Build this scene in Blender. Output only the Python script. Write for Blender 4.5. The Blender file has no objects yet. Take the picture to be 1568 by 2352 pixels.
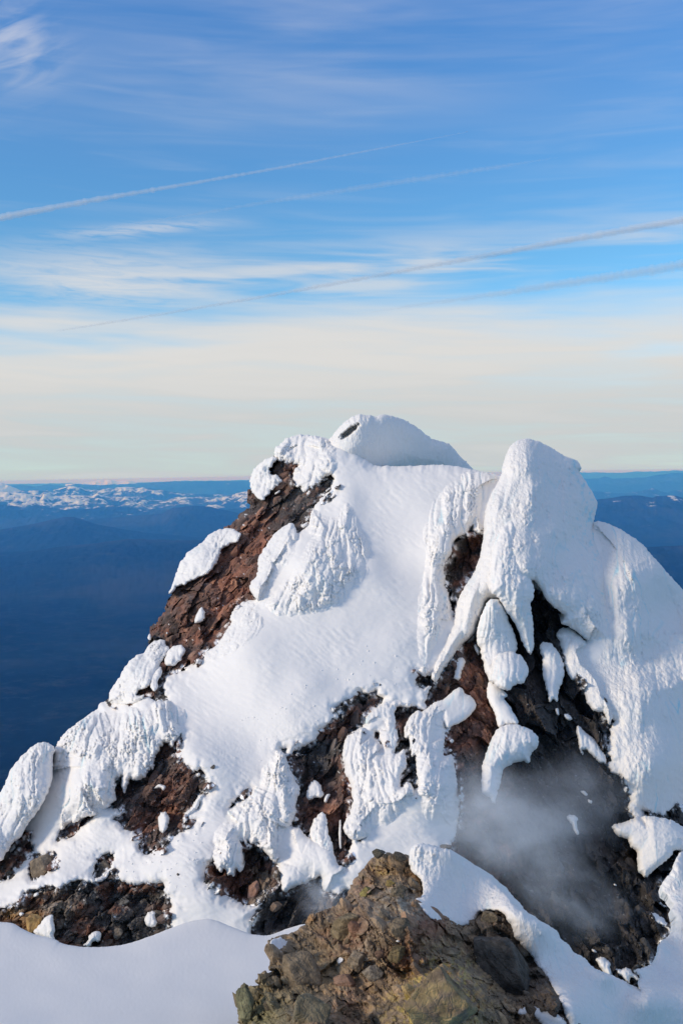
import bpy, math, random
import numpy as np
from mathutils import Vector, Matrix

# ------------------------------------------------------------------ camera, world, sun, exposure
scene = bpy.context.scene
C = scene.collection
F = 2287.0                      # focal length in units of the 1568 x 2352 drawing frame
EYE = 1091.0                    # row of the eye-level line at the middle of the frame
ROLL = math.radians(-1.0)       # the photograph leans a little
PITCH = math.atan((1176.0 - EYE) / F)
cd = bpy.data.cameras.new("camera"); cam = bpy.data.objects.new("camera", cd); C.objects.link(cam)
cd.sensor_fit = 'VERTICAL'; cd.sensor_height = 36.0; cd.sensor_width = 24.0
cd.lens = 36.0 * F / 2352.0
cd.clip_start = 0.3; cd.clip_end = 600000.0
cam.location = (0, 0, 0); cam.rotation_euler = (Matrix.Rotation(math.radians(90) - PITCH, 3, 'X') @ Matrix.Rotation(ROLL, 3, 'Z')).to_euler()
scene.camera = cam

SUN_EL = math.radians(24.0)
SUN_AZ = math.radians(-113.0)      # compass angle from the view direction, negative = left
sun_dir = Vector((math.sin(SUN_AZ) * math.cos(SUN_EL), math.cos(SUN_AZ) * math.cos(SUN_EL), math.sin(SUN_EL)))
sl = bpy.data.lights.new("sun", 'SUN'); so = bpy.data.objects.new("sun", sl); C.objects.link(so)
sl.energy = 2.7; sl.angle = math.radians(13.0); sl.color = (1.0, 0.85, 0.64)
so.rotation_euler = sun_dir.to_track_quat('Z', 'Y').to_euler()

scene.view_settings.view_transform = 'Standard'
scene.view_settings.look = 'None'
scene.view_settings.exposure = 0.0
scene.view_settings.gamma = 1.0
scene.view_settings.use_curve_mapping = False
scene.cycles.use_denoising = True
scene.cycles.max_bounces = 8
scene.cycles.diffuse_bounces = 4
scene.cycles.volume_bounces = 5
scene.cycles.transparent_max_bounces = 24
scene.cycles.volume_step_rate = 1.0
scene.cycles.volume_max_steps = 128


class NT:
    """small helper for node trees"""
    def __init__(self, tree):
        self.t = tree; self.n = tree.nodes; self.l = tree.links
    def new(self, kind, ins=None, **props):
        nd = self.n.new(kind)
        for k, v in props.items(): setattr(nd, k, v)
        for k, v in (ins or {}).items():
            s = nd.inputs[k]
            if isinstance(v, bpy.types.NodeSocket): self.l.new(v, s)
            else: s.default_value = v
        return nd
    def math(self, op, a, b=0.0, c=0.0, clamp=False):
        nd = self.n.new('ShaderNodeMath'); nd.operation = op; nd.use_clamp = clamp
        for i, v in enumerate((a, b, c)):
            if isinstance(v, bpy.types.NodeSocket): self.l.new(v, nd.inputs[i])
            else: nd.inputs[i].default_value = v
        return nd.outputs[0]
    def mix(self, f, a, b, mode='MIX'):
        nd = self.n.new('ShaderNodeMix'); nd.data_type = 'RGBA'; nd.blend_type = mode
        for s, v in ((nd.inputs[0], f), (nd.inputs[6], a), (nd.inputs[7], b)):
            if isinstance(v, bpy.types.NodeSocket): self.l.new(v, s)
            else:
                s.default_value = v if not isinstance(v, tuple) else (tuple(v) + (1.0,))[:4]
        return nd.outputs[2]
    def ramp(self, f, stops, interp='LINEAR'):
        nd = self.n.new('ShaderNodeValToRGB'); cr = nd.color_ramp; cr.interpolation = interp
        while len(cr.elements) < len(stops): cr.elements.new(0.5)
        for e, (p, c) in zip(cr.elements, stops):
            e.position = p
            e.color = (c, c, c, 1) if not isinstance(c, tuple) else (tuple(c) + (1.0,))[:4]
        self.l.new(f, nd.inputs[0]); return nd.outputs[0]
    def sstep(self, x, lo, hi):
        nd = self.n.new('ShaderNodeMapRange'); nd.interpolation_type = 'SMOOTHSTEP'
        self.l.new(x, nd.inputs[0]); nd.inputs[1].default_value = lo; nd.inputs[2].default_value = hi
        nd.inputs[3].default_value = 0.0; nd.inputs[4].default_value = 1.0
        return nd.outputs[0]


def srgb(r, g, b):
    return tuple(((c / 255.0) / 12.92 if c / 255.0 <= 0.04045 else ((c / 255.0 + 0.055) / 1.055) ** 2.4) for c in (r, g, b))

W = bpy.data.worlds.new("World"); scene.world = W; W.use_nodes = True
wt = NT(W.node_tree); W.node_tree.nodes.clear()
sky = wt.new('ShaderNodeTexSky', sky_type='NISHITA', sun_disc=False, sun_elevation=SUN_EL,
             sun_rotation=SUN_AZ, altitude=3300.0, air_density=1.0, dust_density=0.6, ozone_density=2.0)
tc = wt.new('ShaderNodeTexCoord')
sep = wt.new('ShaderNodeSeparateXYZ', {0: tc.outputs['Generated']})
dx, dy, dz = sep.outputs
el = wt.math('MULTIPLY', wt.math('ARCSINE', dz), 180 / math.pi)               # elevation, degrees
az = wt.math('MULTIPLY', wt.math('ARCTAN2', dx, dy), 180 / math.pi)           # azimuth, degrees
clear = wt.mix(1.0, wt.mix(1.0, sky.outputs[0], (0.15, 0.15, 0.15), 'MULTIPLY'),
               wt.ramp(wt.math('DIVIDE', el, 60.0, clamp=True), [(0, (0.85, 1.2, 1.12)), (0.2, (0.70, 1.16, 1.19)), (0.42, (0.70, 1.24, 1.58)), (1, (1.0, 1.12, 1.3))]), 'MULTIPLY')

def streak(sa, se, seed, detail=6, rough=0.55, tilt=0.0, dist=0.0):
    e2 = wt.math('ADD', el, wt.math('MULTIPLY', az, tilt))
    v = wt.new('ShaderNodeCombineXYZ', {0: wt.math('MULTIPLY', az, sa), 1: wt.math('MULTIPLY', e2, se), 2: float(seed)})
    return wt.new('ShaderNodeTexNoise', {'Vector': v.outputs[0], 'Scale': 1.0, 'Detail': float(detail), 'Roughness': rough, 'Distortion': dist}).outputs[0]
def blob(a0, e0, ra, re, tilt=0.0):
    a = wt.math('DIVIDE', wt.math('SUBTRACT', az, a0), ra)
    e = wt.math('DIVIDE', wt.math('SUBTRACT', wt.math('ADD', el, wt.math('MULTIPLY', az, -tilt)), e0), re)
    q = wt.math('ADD', wt.math('MULTIPLY', a, a), wt.math('MULTIPLY', e, e))
    return wt.math('EXPONENT', wt.math('MULTIPLY', q, -1.0))

n1 = streak(0.05, 0.45, 1.3, detail=4, rough=.5, tilt=0.03, dist=0.3)
n2 = streak(0.09, 1.05, 7.7, detail=5, rough=0.5, tilt=0.03, dist=0.5)
n3 = streak(0.02, 0.12, 4.1, detail=3)
n4 = streak(0.35, 3.2, 2.2, detail=8, rough=0.65, tilt=0.05, dist=1.0)
# the white sheet low in the sky
sheet = wt.math('SUBTRACT', 1.0, wt.sstep(wt.math('ADD', el, wt.math('MULTIPLY', wt.math('SUBTRACT', n1, 0.5), -9.0)), 6.4, 11.0))
sheet = wt.math('MULTIPLY', sheet, wt.math('ADD', 0.66, wt.math('MULTIPLY', n2, 0.62), clamp=True), clamp=True)
# thin streaks above the sheet
band = wt.math('MULTIPLY', blob(4.0, 11.3, 28.0, 1.6, 0.03), wt.sstep(n2, 0.32, 0.66))
band2 = wt.math('MULTIPLY', blob(-13.0, 10.9, 5.5, 1.5), wt.sstep(n4, 0.30, 0.62))
cap = wt.math('MULTIPLY', blob(1.0, 22.6, 14.0, 3.2, 0.05), wt.sstep(n1, 0.28, 0.70))
curl = wt.math('MULTIPLY', blob(-17.6, 22.6, 2.3, 2.0), wt.sstep(streak(0.22, 0.75, 9.0, detail=4, rough=.5, tilt=-0.35, dist=1.2), 0.34, 0.66))
smear = wt.math('MULTIPLY', blob(-11.0, 14.75, 4.2, 0.33, 0.10), wt.sstep(n4, 0.3, 0.6))
high = wt.math('MULTIPLY', wt.sstep(el, 15.0, 27.0), wt.sstep(n1, 0.35, 0.8))
veil = wt.math('MULTIPLY', wt.sstep(el, 24.0, 48.0), 1.0)
allover = wt.math('MULTIPLY', wt.sstep(n2, 0.42, 0.85), 0.35)
cov = sheet
for layer, k in ((band, 0.8), (band2, 0.6), (cap, 0.42), (curl, 0.75), (smear, 0.6), (high, 0.12), (allover, 0.4), (veil, 0.62)):
    cov = wt.math('SUBTRACT', 1.0, wt.math('MULTIPLY', wt.math('SUBTRACT', 1.0, cov), wt.math('SUBTRACT', 1.0, wt.math('MULTIPLY', layer, k))))
cov = wt.math('MULTIPLY', cov, 1.0, clamp=True)
low = wt.ramp(wt.math('DIVIDE', wt.math('ADD', el, wt.math('MULTIPLY', n3, 3.0)), 24.0, clamp=True),
              [(0.04, srgb(190, 199, 201)), (0.20, srgb(203, 206, 206)), (0.33, srgb(219, 218, 215)), (0.50, srgb(219, 220, 221)), (1.0, srgb(188, 198, 222))])
low = wt.mix(wt.math('MULTIPLY', wt.sstep(n2, 0.40, 0.70), 0.30), low, srgb(226, 225, 223))
skycol = wt.mix(cov, clear, low)
below = wt.mix(wt.sstep(el, -1.5, 0.3), srgb(90, 130, 160), skycol)
bg = wt.new('ShaderNodeBackground', {'Color': below, 'Strength': 1.0})
out = wt.new('ShaderNodeOutputWorld', {'Surface': bg.outputs[0]})

# ------------------------------------------------------------------ helpers
S = 2.0                                    # metres scale of the near mountain
cp, sp = math.cos(PITCH), math.sin(PITCH)

def unproj(u, v, D):
    """drawing-frame position at camera depth D -> world point(s)"""
    xc = (u - 784.0) / F; yc = -(v - 1176.0) / F
    cr_, sr_ = math.cos(ROLL), math.sin(ROLL)
    xc, yc = xc * cr_ - yc * sr_, xc * sr_ + yc * cr_
    return D * xc, D * (cp + yc * sp), D * (-sp + yc * cp)

def tag(o, label=None, cat=None, group=None, kind=None):
    if label: o['label'] = label
    if cat: o['category'] = cat
    if group: o['group'] = group
    if kind: o['kind'] = kind
    return o

def make_mesh(name, V, Q, mat, smooth=True, attrs=None, parent=None):
    """V (n,3) array, Q (m,3|4) array"""
    me = bpy.data.meshes.new(name)
    k = Q.shape[1]
    me.vertices.add(len(V)); me.vertices.foreach_set('co', np.ascontiguousarray(V, dtype=np.float32).ravel())
    me.loops.add(Q.size); me.loops.foreach_set('vertex_index', np.ascontiguousarray(Q, dtype=np.int32).ravel())
    me.polygons.add(len(Q)); me.polygons.foreach_set('loop_start', np.arange(0, Q.size, k, dtype=np.int32))
    me.polygons.foreach_set('use_smooth', np.full(len(Q), smooth, dtype=bool))
    me.update(calc_edges=True)
    for an, av in (attrs or {}).items():
        if av.ndim == 1:
            a = me.attributes.new(an, 'FLOAT', 'POINT'); a.data.foreach_set('value', av.astype(np.float32))
        else:
            a = me.attributes.new(an, 'FLOAT_COLOR', 'POINT')
            c4 = np.ones((len(av), 4), np.float32); c4[:, :3] = av; a.data.foreach_set('color', c4.ravel())
    if mat: me.materials.append(mat)
    o = bpy.data.objects.new(name, me); C.objects.link(o)
    if parent: o.parent = parent
    return o

# ---- noise
def _h(ix, iy, seed):
    x = (ix.astype(np.int64) * 374761393 + iy.astype(np.int64) * 668265263 + seed * 2147483647 + 1013904223) & 0xFFFFFFFF
    x = ((x ^ (x >> 13)) * 1274126177) & 0xFFFFFFFF
    x = ((x ^ (x >> 16)) * 2246822519) & 0xFFFFFFFF
    return (x ^ (x >> 15)) & 0xFFFFFFFF
def pn(x, y, seed=0):
    ix = np.floor(x); iy = np.floor(y); fx = x - ix; fy = y - iy
    ix = ix.astype(np.int64); iy = iy.astype(np.int64)
    ux = fx * fx * fx * (fx * (fx * 6 - 15) + 10); uy = fy * fy * fy * (fy * (fy * 6 - 15) + 10)
    def g(a, b):
        th = _h(ix + a, iy + b, seed) * (2 * math.pi / 4294967296.0)
        return np.cos(th) * (fx - a) + np.sin(th) * (fy - b)
    n0 = g(0, 0) * (1 - ux) + g(1, 0) * ux
    n1_ = g(0, 1) * (1 - ux) + g(1, 1) * ux
    return (n0 * (1 - uy) + n1_ * uy) * 1.5
def fbm(x, y, seed=0, oct=4, gain=0.5):
    r = 0; a = 1; t = 0
    for i in range(oct):
        r = r + a * pn(x * 2 ** i + 17.3 * i, y * 2 ** i - 9.1 * i, seed + i); t += a; a *= gain
    return r / t
def facet(x, y, seed=0, slope=1.0):
    """blocky fracture relief: (height of a tilted block in each cell, distance to the joint)"""
    ix = np.floor(x).astype(np.int64); iy = np.floor(y).astype(np.int64)
    d1 = np.full(x.shape, 9.0); d2 = np.full(x.shape, 9.0); h1 = np.zeros(x.shape)
    for a in (-1, 0, 1):
        for b in (-1, 0, 1):
            cx = ix + a; cy = iy + b
            r1 = _h(cx, cy, seed) / 4294967296.0; r2 = _h(cx, cy, seed + 11) / 4294967296.0
            r3 = _h(cx, cy, seed + 23) / 4294967296.0; r4 = _h(cx, cy, seed + 37) * (2 * math.pi / 4294967296.0)
            px = x - (cx + r1); py = y - (cy + r2)
            d = px * px + py * py
            h = (r3 - 0.5) + slope * (np.cos(r4) * px + np.sin(r4) * py)
            new = d < d1
            d2 = np.where(new, d1, np.minimum(d2, d)); h1 = np.where(new, h, h1); d1 = np.where(new, d, d1)
    return h1, np.sqrt(d2) - np.sqrt(d1)

# ---- outlines
RT = {'R1': (313.6, 909.4, .4), 'R2': (878.1, 909.4, .44), 'R3': (0, 1442.6, .4), 'R4': (439, 1505.3, .4), 'R5': (940.8, 1379.8, .4),
      'R6': (0, 1850.2, .32), 'R7': (501.8, 1850.2, .32), 'R8': (940.8, 1724.8, .4), 'D': (0, 0, 1)}
def P(r, pts):
    a, b, k = RT[r]
    return [(a + k * x, b + k * y) for x, y in pts]

def refine(pts, seg=5.0, jag=1.5, wl=14.0, seed=0, round_=True, close=True):
    p = np.array(pts, float)
    if round_:                                   # one Chaikin pass keeps corners but takes the polygon look away
        q = np.empty((len(p) * 2, 2)); nx = np.roll(p, -1, 0)
        q[0::2] = p * .80 + nx * .20; q[1::2] = p * .20 + nx * .80; p = q
    o = []
    nx = np.roll(p, -1, 0)
    for a, b in zip(p, nx):
        L = np.hypot(*(b - a)); n = max(1, int(L / seg))
        t = np.arange(n)[:, None] / n
        o.append(a + (b - a) * t)
    o = np.vstack(o)
    if jag > 0:
        seed = int(seed)
        dx_ = fbm(o[:, 0] / wl, o[:, 1] / wl, seed + 5, 4, .7); dy_ = fbm(o[:, 0] / wl + 31, o[:, 1] / wl + 17, seed + 9, 4, .7)
        o = o + np.stack([dx_, dy_], 1) * jag * 2.0
        o = o + np.stack([fbm(o[:, 0] / 4.5, o[:, 1] / 4.5, seed + 13, 2), fbm(o[:, 0] / 4.5 + 7, o[:, 1] / 4.5, seed + 14, 2)], 1) * jag * .8
    return o

class Grid:
    def __init__(self, u0, u1, v0, v1, step):
        self.step = step
        self.us = np.arange(u0, u1 + step, step); self.vs = np.arange(v0, v1 + step, step)
        self.U, self.V = np.meshgrid(self.us, self.vs)
    def sd(self, poly, R=60.0):
        """signed distance (positive inside, capped at R) and nearest outline point"""
        U, V, st = self.U, self.V, self.step
        d = np.full(U.shape, R * R); nu = U.copy(); nv = V.copy()
        ins = np.zeros(U.shape, bool)
        p = np.asarray(poly); q = np.roll(p, -1, 0)
        u0, v0 = self.us[0], self.vs[0]; ny, nx = U.shape
        for (ax, ay), (bx, by) in zip(p, q):
            i0 = max(0, int((min(ax, bx) - R - u0) / st)); i1 = min(nx, int((max(ax, bx) + R - u0) / st) + 2)
            j0 = max(0, int((min(ay, by) - R - v0) / st)); j1 = min(ny, int((max(ay, by) + R - v0) / st) + 2)
            if i1 > i0 and j1 > j0:
                uu = U[j0:j1, i0:i1]; vv = V[j0:j1, i0:i1]
                ex, ey = bx - ax, by - ay; L = ex * ex + ey * ey + 1e-9
                t = np.clip(((uu - ax) * ex + (vv - ay) * ey) / L, 0, 1)
                cx = ax + t * ex; cy = ay + t * ey
                dd = (uu - cx) ** 2 + (vv - cy) ** 2
                m = dd < d[j0:j1, i0:i1]
                d[j0:j1, i0:i1][m] = dd[m]; nu[j0:j1, i0:i1][m] = cx[m]; nv[j0:j1, i0:i1][m] = cy[m]
            if ay != by:
                lo, hi = (ay, by) if ay < by else (by, ay)
                ja = max(0, int(math.ceil((lo - v0) / st))); jb = min(ny, int(math.ceil((hi - v0) / st)))
                for j in range(ja, jb):
                    xc = ax + (self.vs[j] - ay) / (by - ay) * (bx - ax)
                    k = int(math.ceil((xc - u0) / st)); k = max(0, min(nx, k))
                    if k > 0: ins[j, :k] ^= True
        return np.where(ins, 1, -1) * np.sqrt(d), nu, nv

# ---- the slope of the peak: camera depth at each drawing-frame position
CTRL = [(1400,2000,2.4),(570,1100,3),(500,1210,3),(400,1320,3),(350,1450,2.6),(250,1600,2.6),(130,1760,2.5),(0,1900,2.5),(-200,2000,4),
        (600,1250,1.2),(450,1400,1.0),(640,1350,.3),(850,1300,0),(900,1270,.7),(930,1200,.7),(700,1300,-.6),(1010,1250,0),(700,1600,0),(450,1750,0),(450,2000,.2),
        (200,1800,.6),(350,1650,.6),(600,1500,0),(850,1500,.2),(1070,1300,1.2),(1130,1150,.6),(1300,1450,1.9),(1200,1650,.9),(1300,1850,2.0),(1250,2050,1.2),(1400,2150,1.8),(1500,2000,3.2),
        (1530,1900,3.0),(960,1800,-.4),(800,1060,.6),(1050,1060,.6),(640,1030,1.6),(680,2080,.3),(800,1950,0),(150,2100,.3),(-100,2200,0),
        (1390,1210,2.6),(1430,1330,1.1),(1470,1260,2.8),(1500,1500,3.2),(1560,1400,4.6),(1700,1700,7),(1450,1600,1.5),(1420,1450,1.5),(1480,1750,1.7),(1600,1850,4.6),(1200,1150,1.6),
        (1000,2000,0),(1100,1900,1.0)]
CT = np.array(CTRL, float)
def main_depth(U, V):
    s = (V - 1078.0) / F
    b = 24.4 / (0.78 + s)
    num = 0; den = 0
    for cu, cv, cdv in CT:
        w = 1.0 / ((U - cu) ** 2 + (V - cv) ** 2 + 45.0 ** 2) ** 1.4
        num = num + w * cdv; den = den + w
    return (b + num / den) * S
def prof(x):
    x = np.clip(x, 0, 1); return np.sqrt(np.clip(1 - (1 - x) ** 2, 0, 1))
def ss(x, a, b):
    t = np.clip((x - a) / (b - a), 0, 1); return t * t * (3 - 2 * t)

def grid_faces(mask):
    """quads of the grid with at least one marked corner -> (quads on compact indices, used mask)"""
    m = mask
    q = m[:-1, :-1] | m[1:, :-1] | m[:-1, 1:] | m[1:, 1:]
    used = np.zeros(m.shape, bool)
    used[:-1, :-1] |= q; used[1:, :-1] |= q; used[:-1, 1:] |= q; used[1:, 1:] |= q
    idx = np.full(m.shape, -1, np.int64); idx[used] = np.arange(used.sum())
    j, i = np.nonzero(q)
    quads = np.stack([idx[j, i], idx[j + 1, i], idx[j + 1, i + 1], idx[j, i + 1]], 1)   # faces the camera
    return quads, used

def skirt(Vt, Q, back, attrs=None, pull=0.0):
    """close the rim backwards, away from the camera"""
    e = np.vstack([Q[:, [0, 1]], Q[:, [1, 2]], Q[:, [2, 3]], Q[:, [3, 0]]])
    key = np.sort(e, 1); kk = key[:, 0] * (len(Vt) + 1) + key[:, 1]
    un, inv, cnt = np.unique(kk, return_inverse=True, return_counts=True)
    be = e[cnt[inv] == 1]
    bv = np.unique(be); mp = np.full(len(Vt), -1); mp[bv] = np.arange(len(bv))
    r = Vt[bv]; rl = np.linalg.norm(r, axis=1)[:, None]
    cen = Vt.mean(0)
    mid = r * (1 + back * .5 / F); mid = mid + (cen - mid) * pull * .35
    far = r * (1 + back / F); far = far + (cen - far) * pull
    n = len(Vt); m = len(bv)
    V2 = np.vstack([Vt, mid, far])
    a, b = be[:, 0], be[:, 1]; ma, mb = n + mp[a], n + mp[b]; fa, fb = ma + m, mb + m
    Q2 = np.vstack([Q, np.stack([b, a, ma, mb], 1), np.stack([mb, ma, fa, fb], 1)])
    if attrs:
        attrs = {k: np.concatenate([v, v[bv], v[bv]]) for k, v in attrs.items()}
    return V2, Q2, attrs
# ------------------------------------------------------------------ materials
def new_mat(name):
    m = bpy.data.materials.new(name); m.use_nodes = True
    m.node_tree.nodes.clear(); return m, NT(m.node_tree)

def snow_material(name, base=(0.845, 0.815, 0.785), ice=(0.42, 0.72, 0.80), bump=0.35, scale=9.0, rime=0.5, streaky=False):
    m, t = new_mat(name)
    geo = t.new('ShaderNodeNewGeometry'); pos = geo.outputs['Position']
    at = t.new('ShaderNodeAttribute', attribute_name='ice')
    nA = t.new('ShaderNodeTexNoise', {'Vector': pos, 'Scale': scale, 'Detail': 5.0, 'Roughness': 0.65}).outputs[0]
    nB = t.new('ShaderNodeTexNoise', {'Vector': pos, 'Scale': scale * .23, 'Detail': 3.0, 'Roughness': 0.5}).outputs[0]
    nC = t.new('ShaderNodeTexNoise', {'Vector': pos, 'Scale': 0.35, 'Detail': 3.0}).outputs[0]
    vor = t.new('ShaderNodeTexVoronoi', {'Vector': pos, 'Scale': scale * .45, 'Randomness': 1.0}, feature='F1').outputs[0]
    h = t.math('ADD', t.math('MULTIPLY', nA, 0.45), t.math('MULTIPLY', nB, 0.8))
    h = t.math('ADD', h, t.math('MULTIPLY', t.math('SUBTRACT', 1.0, vor), rime))
    if streaky:
        mp = t.new('ShaderNodeMapping', {'Vector': pos, 'Rotation': (0, math.radians(-32), 0), 'Scale': (5.5, 4.0, 1.3)})
        st = t.new('ShaderNodeTexNoise', {'Vector': mp.outputs[0], 'Scale': 1.0, 'Detail': 4.0, 'Roughness': 0.6}).outputs[0]
        h = t.math('ADD', h, t.math('MULTIPLY', st, 3.0))
    bm = t.new('ShaderNodeBump', {'Strength': bump, 'Distance': 0.07, 'Height': h})
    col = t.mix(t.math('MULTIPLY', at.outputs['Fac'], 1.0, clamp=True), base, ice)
    col = t.mix(t.math('MULTIPLY', nC, 0.10), col, tuple(c * .9 for c in base))
    b = t.new('ShaderNodeBsdfPrincipled', {'Base Color': col, 'Roughness': 0.72, 'Specular IOR Level': 0.25, 'Normal': bm.outputs[0],
              'Subsurface Weight': 0.0})
    t.new('ShaderNodeOutputMaterial', {'Surface': b.outputs[0]})
    return m

def rock_material(name, bump=0.8, scale=5.0, mul=1.0):
    m, t = new_mat(name)
    geo = t.new('ShaderNodeNewGeometry'); pos = geo.outputs['Position']
    at = t.new('ShaderNodeAttribute', attribute_name='col')
    nA = t.new('ShaderNodeTexNoise', {'Vector': pos, 'Scale': scale, 'Detail': 7.0, 'Roughness': 0.68}).outputs[0]
    nB = t.new('ShaderNodeTexNoise', {'Vector': pos, 'Scale': scale * 3.1, 'Detail': 4.0, 'Roughness': 0.7}).outputs[0]
    vo = t.new('ShaderNodeTexVoronoi', {'Vector': pos, 'Scale': scale * 1.2}, feature='DISTANCE_TO_EDGE').outputs[0]
    cr = t.math('MULTIPLY', t.sstep(vo, 0.0, 0.10), 0.22)
    h = t.math('ADD', t.math('MULTIPLY', nA, 1.4), t.math('ADD', t.math('MULTIPLY', nB, 0.5), cr))
    bm = t.new('ShaderNodeBump', {'Strength': bump, 'Distance': 0.12, 'Height': h})
    var = t.ramp(nA, [(0.30, 0.50 * mul), (0.5, 1.0 * mul), (0.72, 1.65 * mul)])
    col = t.mix(1.0, at.outputs['Color'], var, 'MULTIPLY')
    sp_ = t.ramp(nB, [(0.64, 0.0), (0.78, 0.20)])
    col = t.mix(sp_, col, (0.30 * mul, 0.25 * mul, 0.20 * mul))
    b = t.new('ShaderNodeBsdfPrincipled', {'Base Color': col, 'Roughness': 0.88, 'Specular IOR Level': 0.3, 'Normal': bm.outputs[0]})
    t.new('ShaderNodeOutputMaterial', {'Surface': b.outputs[0]})
    return m

M_SNOW = snow_material('smooth_snow', bump=0.06, rime=0.05, scale=12.0)
M_RIME = snow_material('rime_snow', bump=0.70, rime=0.6)
M_WIND = snow_material('wind_scoured_rime', bump=0.65, rime=0.2, scale=8.0, streaky=True)
M_ROCK = rock_material('volcanic_rock', scale=2.2, bump=.40, mul=1.5)
M_ROCKF = rock_material('altered_rock', scale=4.5, bump=0.55)

# ------------------------------------------------------------------ far country
def far_material(name, forest=(0.007, 0.012, 0.012), snow=(0.74, 0.74, 0.74)):
    m, t = new_mat(name)
    geo = t.new('ShaderNodeNewGeometry'); pos = geo.outputs['Position']
    at = t.new('ShaderNodeAttribute', attribute_name='snow')
    nA = t.new('ShaderNodeTexNoise', {'Vector': pos, 'Scale': 0.0016, 'Detail': 9.0, 'Roughness': 0.8}).outputs[0]
    nB = t.new('ShaderNodeTexNoise', {'Vector': pos, 'Scale': 0.006, 'Detail': 4.0, 'Roughness': 0.7}).outputs[0]
    nC = t.new('ShaderNodeTexNoise', {'Vector': pos, 'Scale': 0.00022, 'Detail': 5.0, 'Roughness': 0.6}).outputs[0]
    f = t.ramp(nC, [(0.38, tuple(c * .3 for c in forest)), (0.50, forest), (0.62, (forest[0] * 4.5, forest[1] * 2.6, forest[2] * 2.2))])
    f = t.mix(t.sstep(nB, 0.5, 0.8), f, tuple(c * 3.0 for c in forest))
    f = t.mix(t.math('MULTIPLY', t.sstep(nA, 0.48, 0.70), 0.8), f, (forest[0] * 5.5, forest[1] * 3.2, forest[2] * 2.4))
    s = t.sstep(t.math('ADD', at.outputs['Fac'], t.math('MULTIPLY', t.math('SUBTRACT', nA, 0.5), 1.8)), 0.50, 0.66)
    col = t.mix(s, f, snow)
    b = t.new('ShaderNodeBsdfPrincipled', {'Base Color': col, 'Roughness': 0.95, 'Specular IOR Level': 0.0})
    t.new('ShaderNodeOutputMaterial', {'Surface': b.outputs[0]})
    return m
M_FAR = far_material('forested_hills')
ZV = -2000.0

def ridge(pts, D, seed, snow=0.0, depth=None, rough=1.0, nu=None, floor=ZV, thr=0.0):
    """a range of hills whose crest passes through the traced points, with a front and a back slope"""
    p = np.array(pts, float); D = D * 1000.0
    n = nu or int(max(60, (p[-1, 0] - p[0, 0]) / 2.2))
    u = np.linspace(p[0, 0], p[-1, 0], n); v = np.interp(u, p[:, 0], p[:, 1])
    v = v + fbm(u / 14.0, u * 0 + seed, seed, 4, .55) * 1.6 * rough
    x, y, z = unproj(u, v, D)
    hgt = np.maximum(z - floor, 30.0)
    ext = depth or min(D * 0.22, 6.5 * float(hgt.max()))
    tt = np.concatenate([-np.linspace(1, 0, 46) ** 1.3, np.linspace(0, 1, 16)[1:] ** 1.2])
    X = []; Z = []; Y = []; SN = []
    for t in tt:
        yy = y + t * ext
        fall = (1 - abs(t)) ** 1.25
        xx = x * (yy / y) if t < 0 else x
        rn = fbm(xx / (D * .016) + seed, yy / (D * .03), seed, 5, .55)
        rid = 1 - np.abs(fbm(xx / (D * .022), yy / (D * .055) + 3, seed + 40, 4, .5)) * 2.2
        k = 1 - np.exp(-abs(t) * 9)
        rf = fbm(xx / (D * .005), yy / (D * .008), seed + 70, 3, .6)
        k = k * (1.0 if snow > .3 else .42)
        zz = floor - 6 + hgt * fall * (1 + k * (0.34 * (rid - .55) + 0.30 * rn + (.10 * rf if snow > .3 else 0)))
        X.append(xx); Y.append(yy); Z.append(zz)
        el_ = (zz - floor) / (hgt.max() + 1)
        SN.append(snow * (0.25 + 0.85 * el_) + .35 * rn * (snow > 0) + 0.30 * (rid - .5) * (snow > 0) - thr)
    Vv = np.stack([np.array(X), np.array(Y), np.array(Z)], -1)
    m_, n_ = Vv.shape[:2]
    idx = np.arange(m_ * n_).reshape(m_, n_)
    Q = np.stack([idx[:-1, :-1].ravel(), idx[:-1, 1:].ravel(), idx[1:, 1:].ravel(), idx[1:, :-1].ravel()], 1)
    o = make_mesh('hills', Vv.reshape(-1, 3), Q, M_FAR, True, {'snow': np.clip(np.array(SN).ravel(), -1, 2)})
    o['kind'] = 'structure'
    return o

def valley():
    naz, nd = 420, 460
    a = np.linspace(-math.radians(34), math.radians(34), naz)
    d = 1500.0 * (170000.0 / 1500.0) ** np.linspace(0, 1, nd)
    A, Dd = np.meshgrid(a, d)
    X = Dd * np.sin(A); Y = Dd * np.cos(A)
    Z = ZV + 90 * fbm(X / 5200, Y / 5200, 3, 5) + 60 * np.abs(fbm(X / 9000 + 4, Y / 14000, 8, 4)) + 22 * fbm(X / 900, Y / 900, 14, 4, .6)
    Z = Z - 60
    idx = np.arange(naz * nd).reshape(nd, naz)
    Q = np.stack([idx[:-1, :-1].ravel(), idx[:-1, 1:].ravel(), idx[1:, 1:].ravel(), idx[1:, :-1].ravel()], 1)
    o = make_mesh('valley_floor', np.stack([X, Y, Z], -1).reshape(-1, 3), Q, M_FAR, True, {'snow': np.full(X.size, -.6)})
    o['kind'] = 'structure'
valley()
ridge([(-260,1116),(0,1112),(200,1109),(330,1108),(386,1106),(417,1104),(500,1104),(570,1102),(760,1100),(1000,1098),(1334,1085),(1374,1085),(1426,1086),(1456,1083),(1500,1083),(1553,1080),(1568,1081),(1850,1086)], 135, 1, snow=.15)
ridge([(150,1112),(197,1108),(213,1105),(232,1102.5),(240,1105),(246,1101.5),(262,1103),(268,1105),(297,1104),(308,1108),(330,1112)], 128, 2, snow=1.5, rough=.6, depth=9000)
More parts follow.
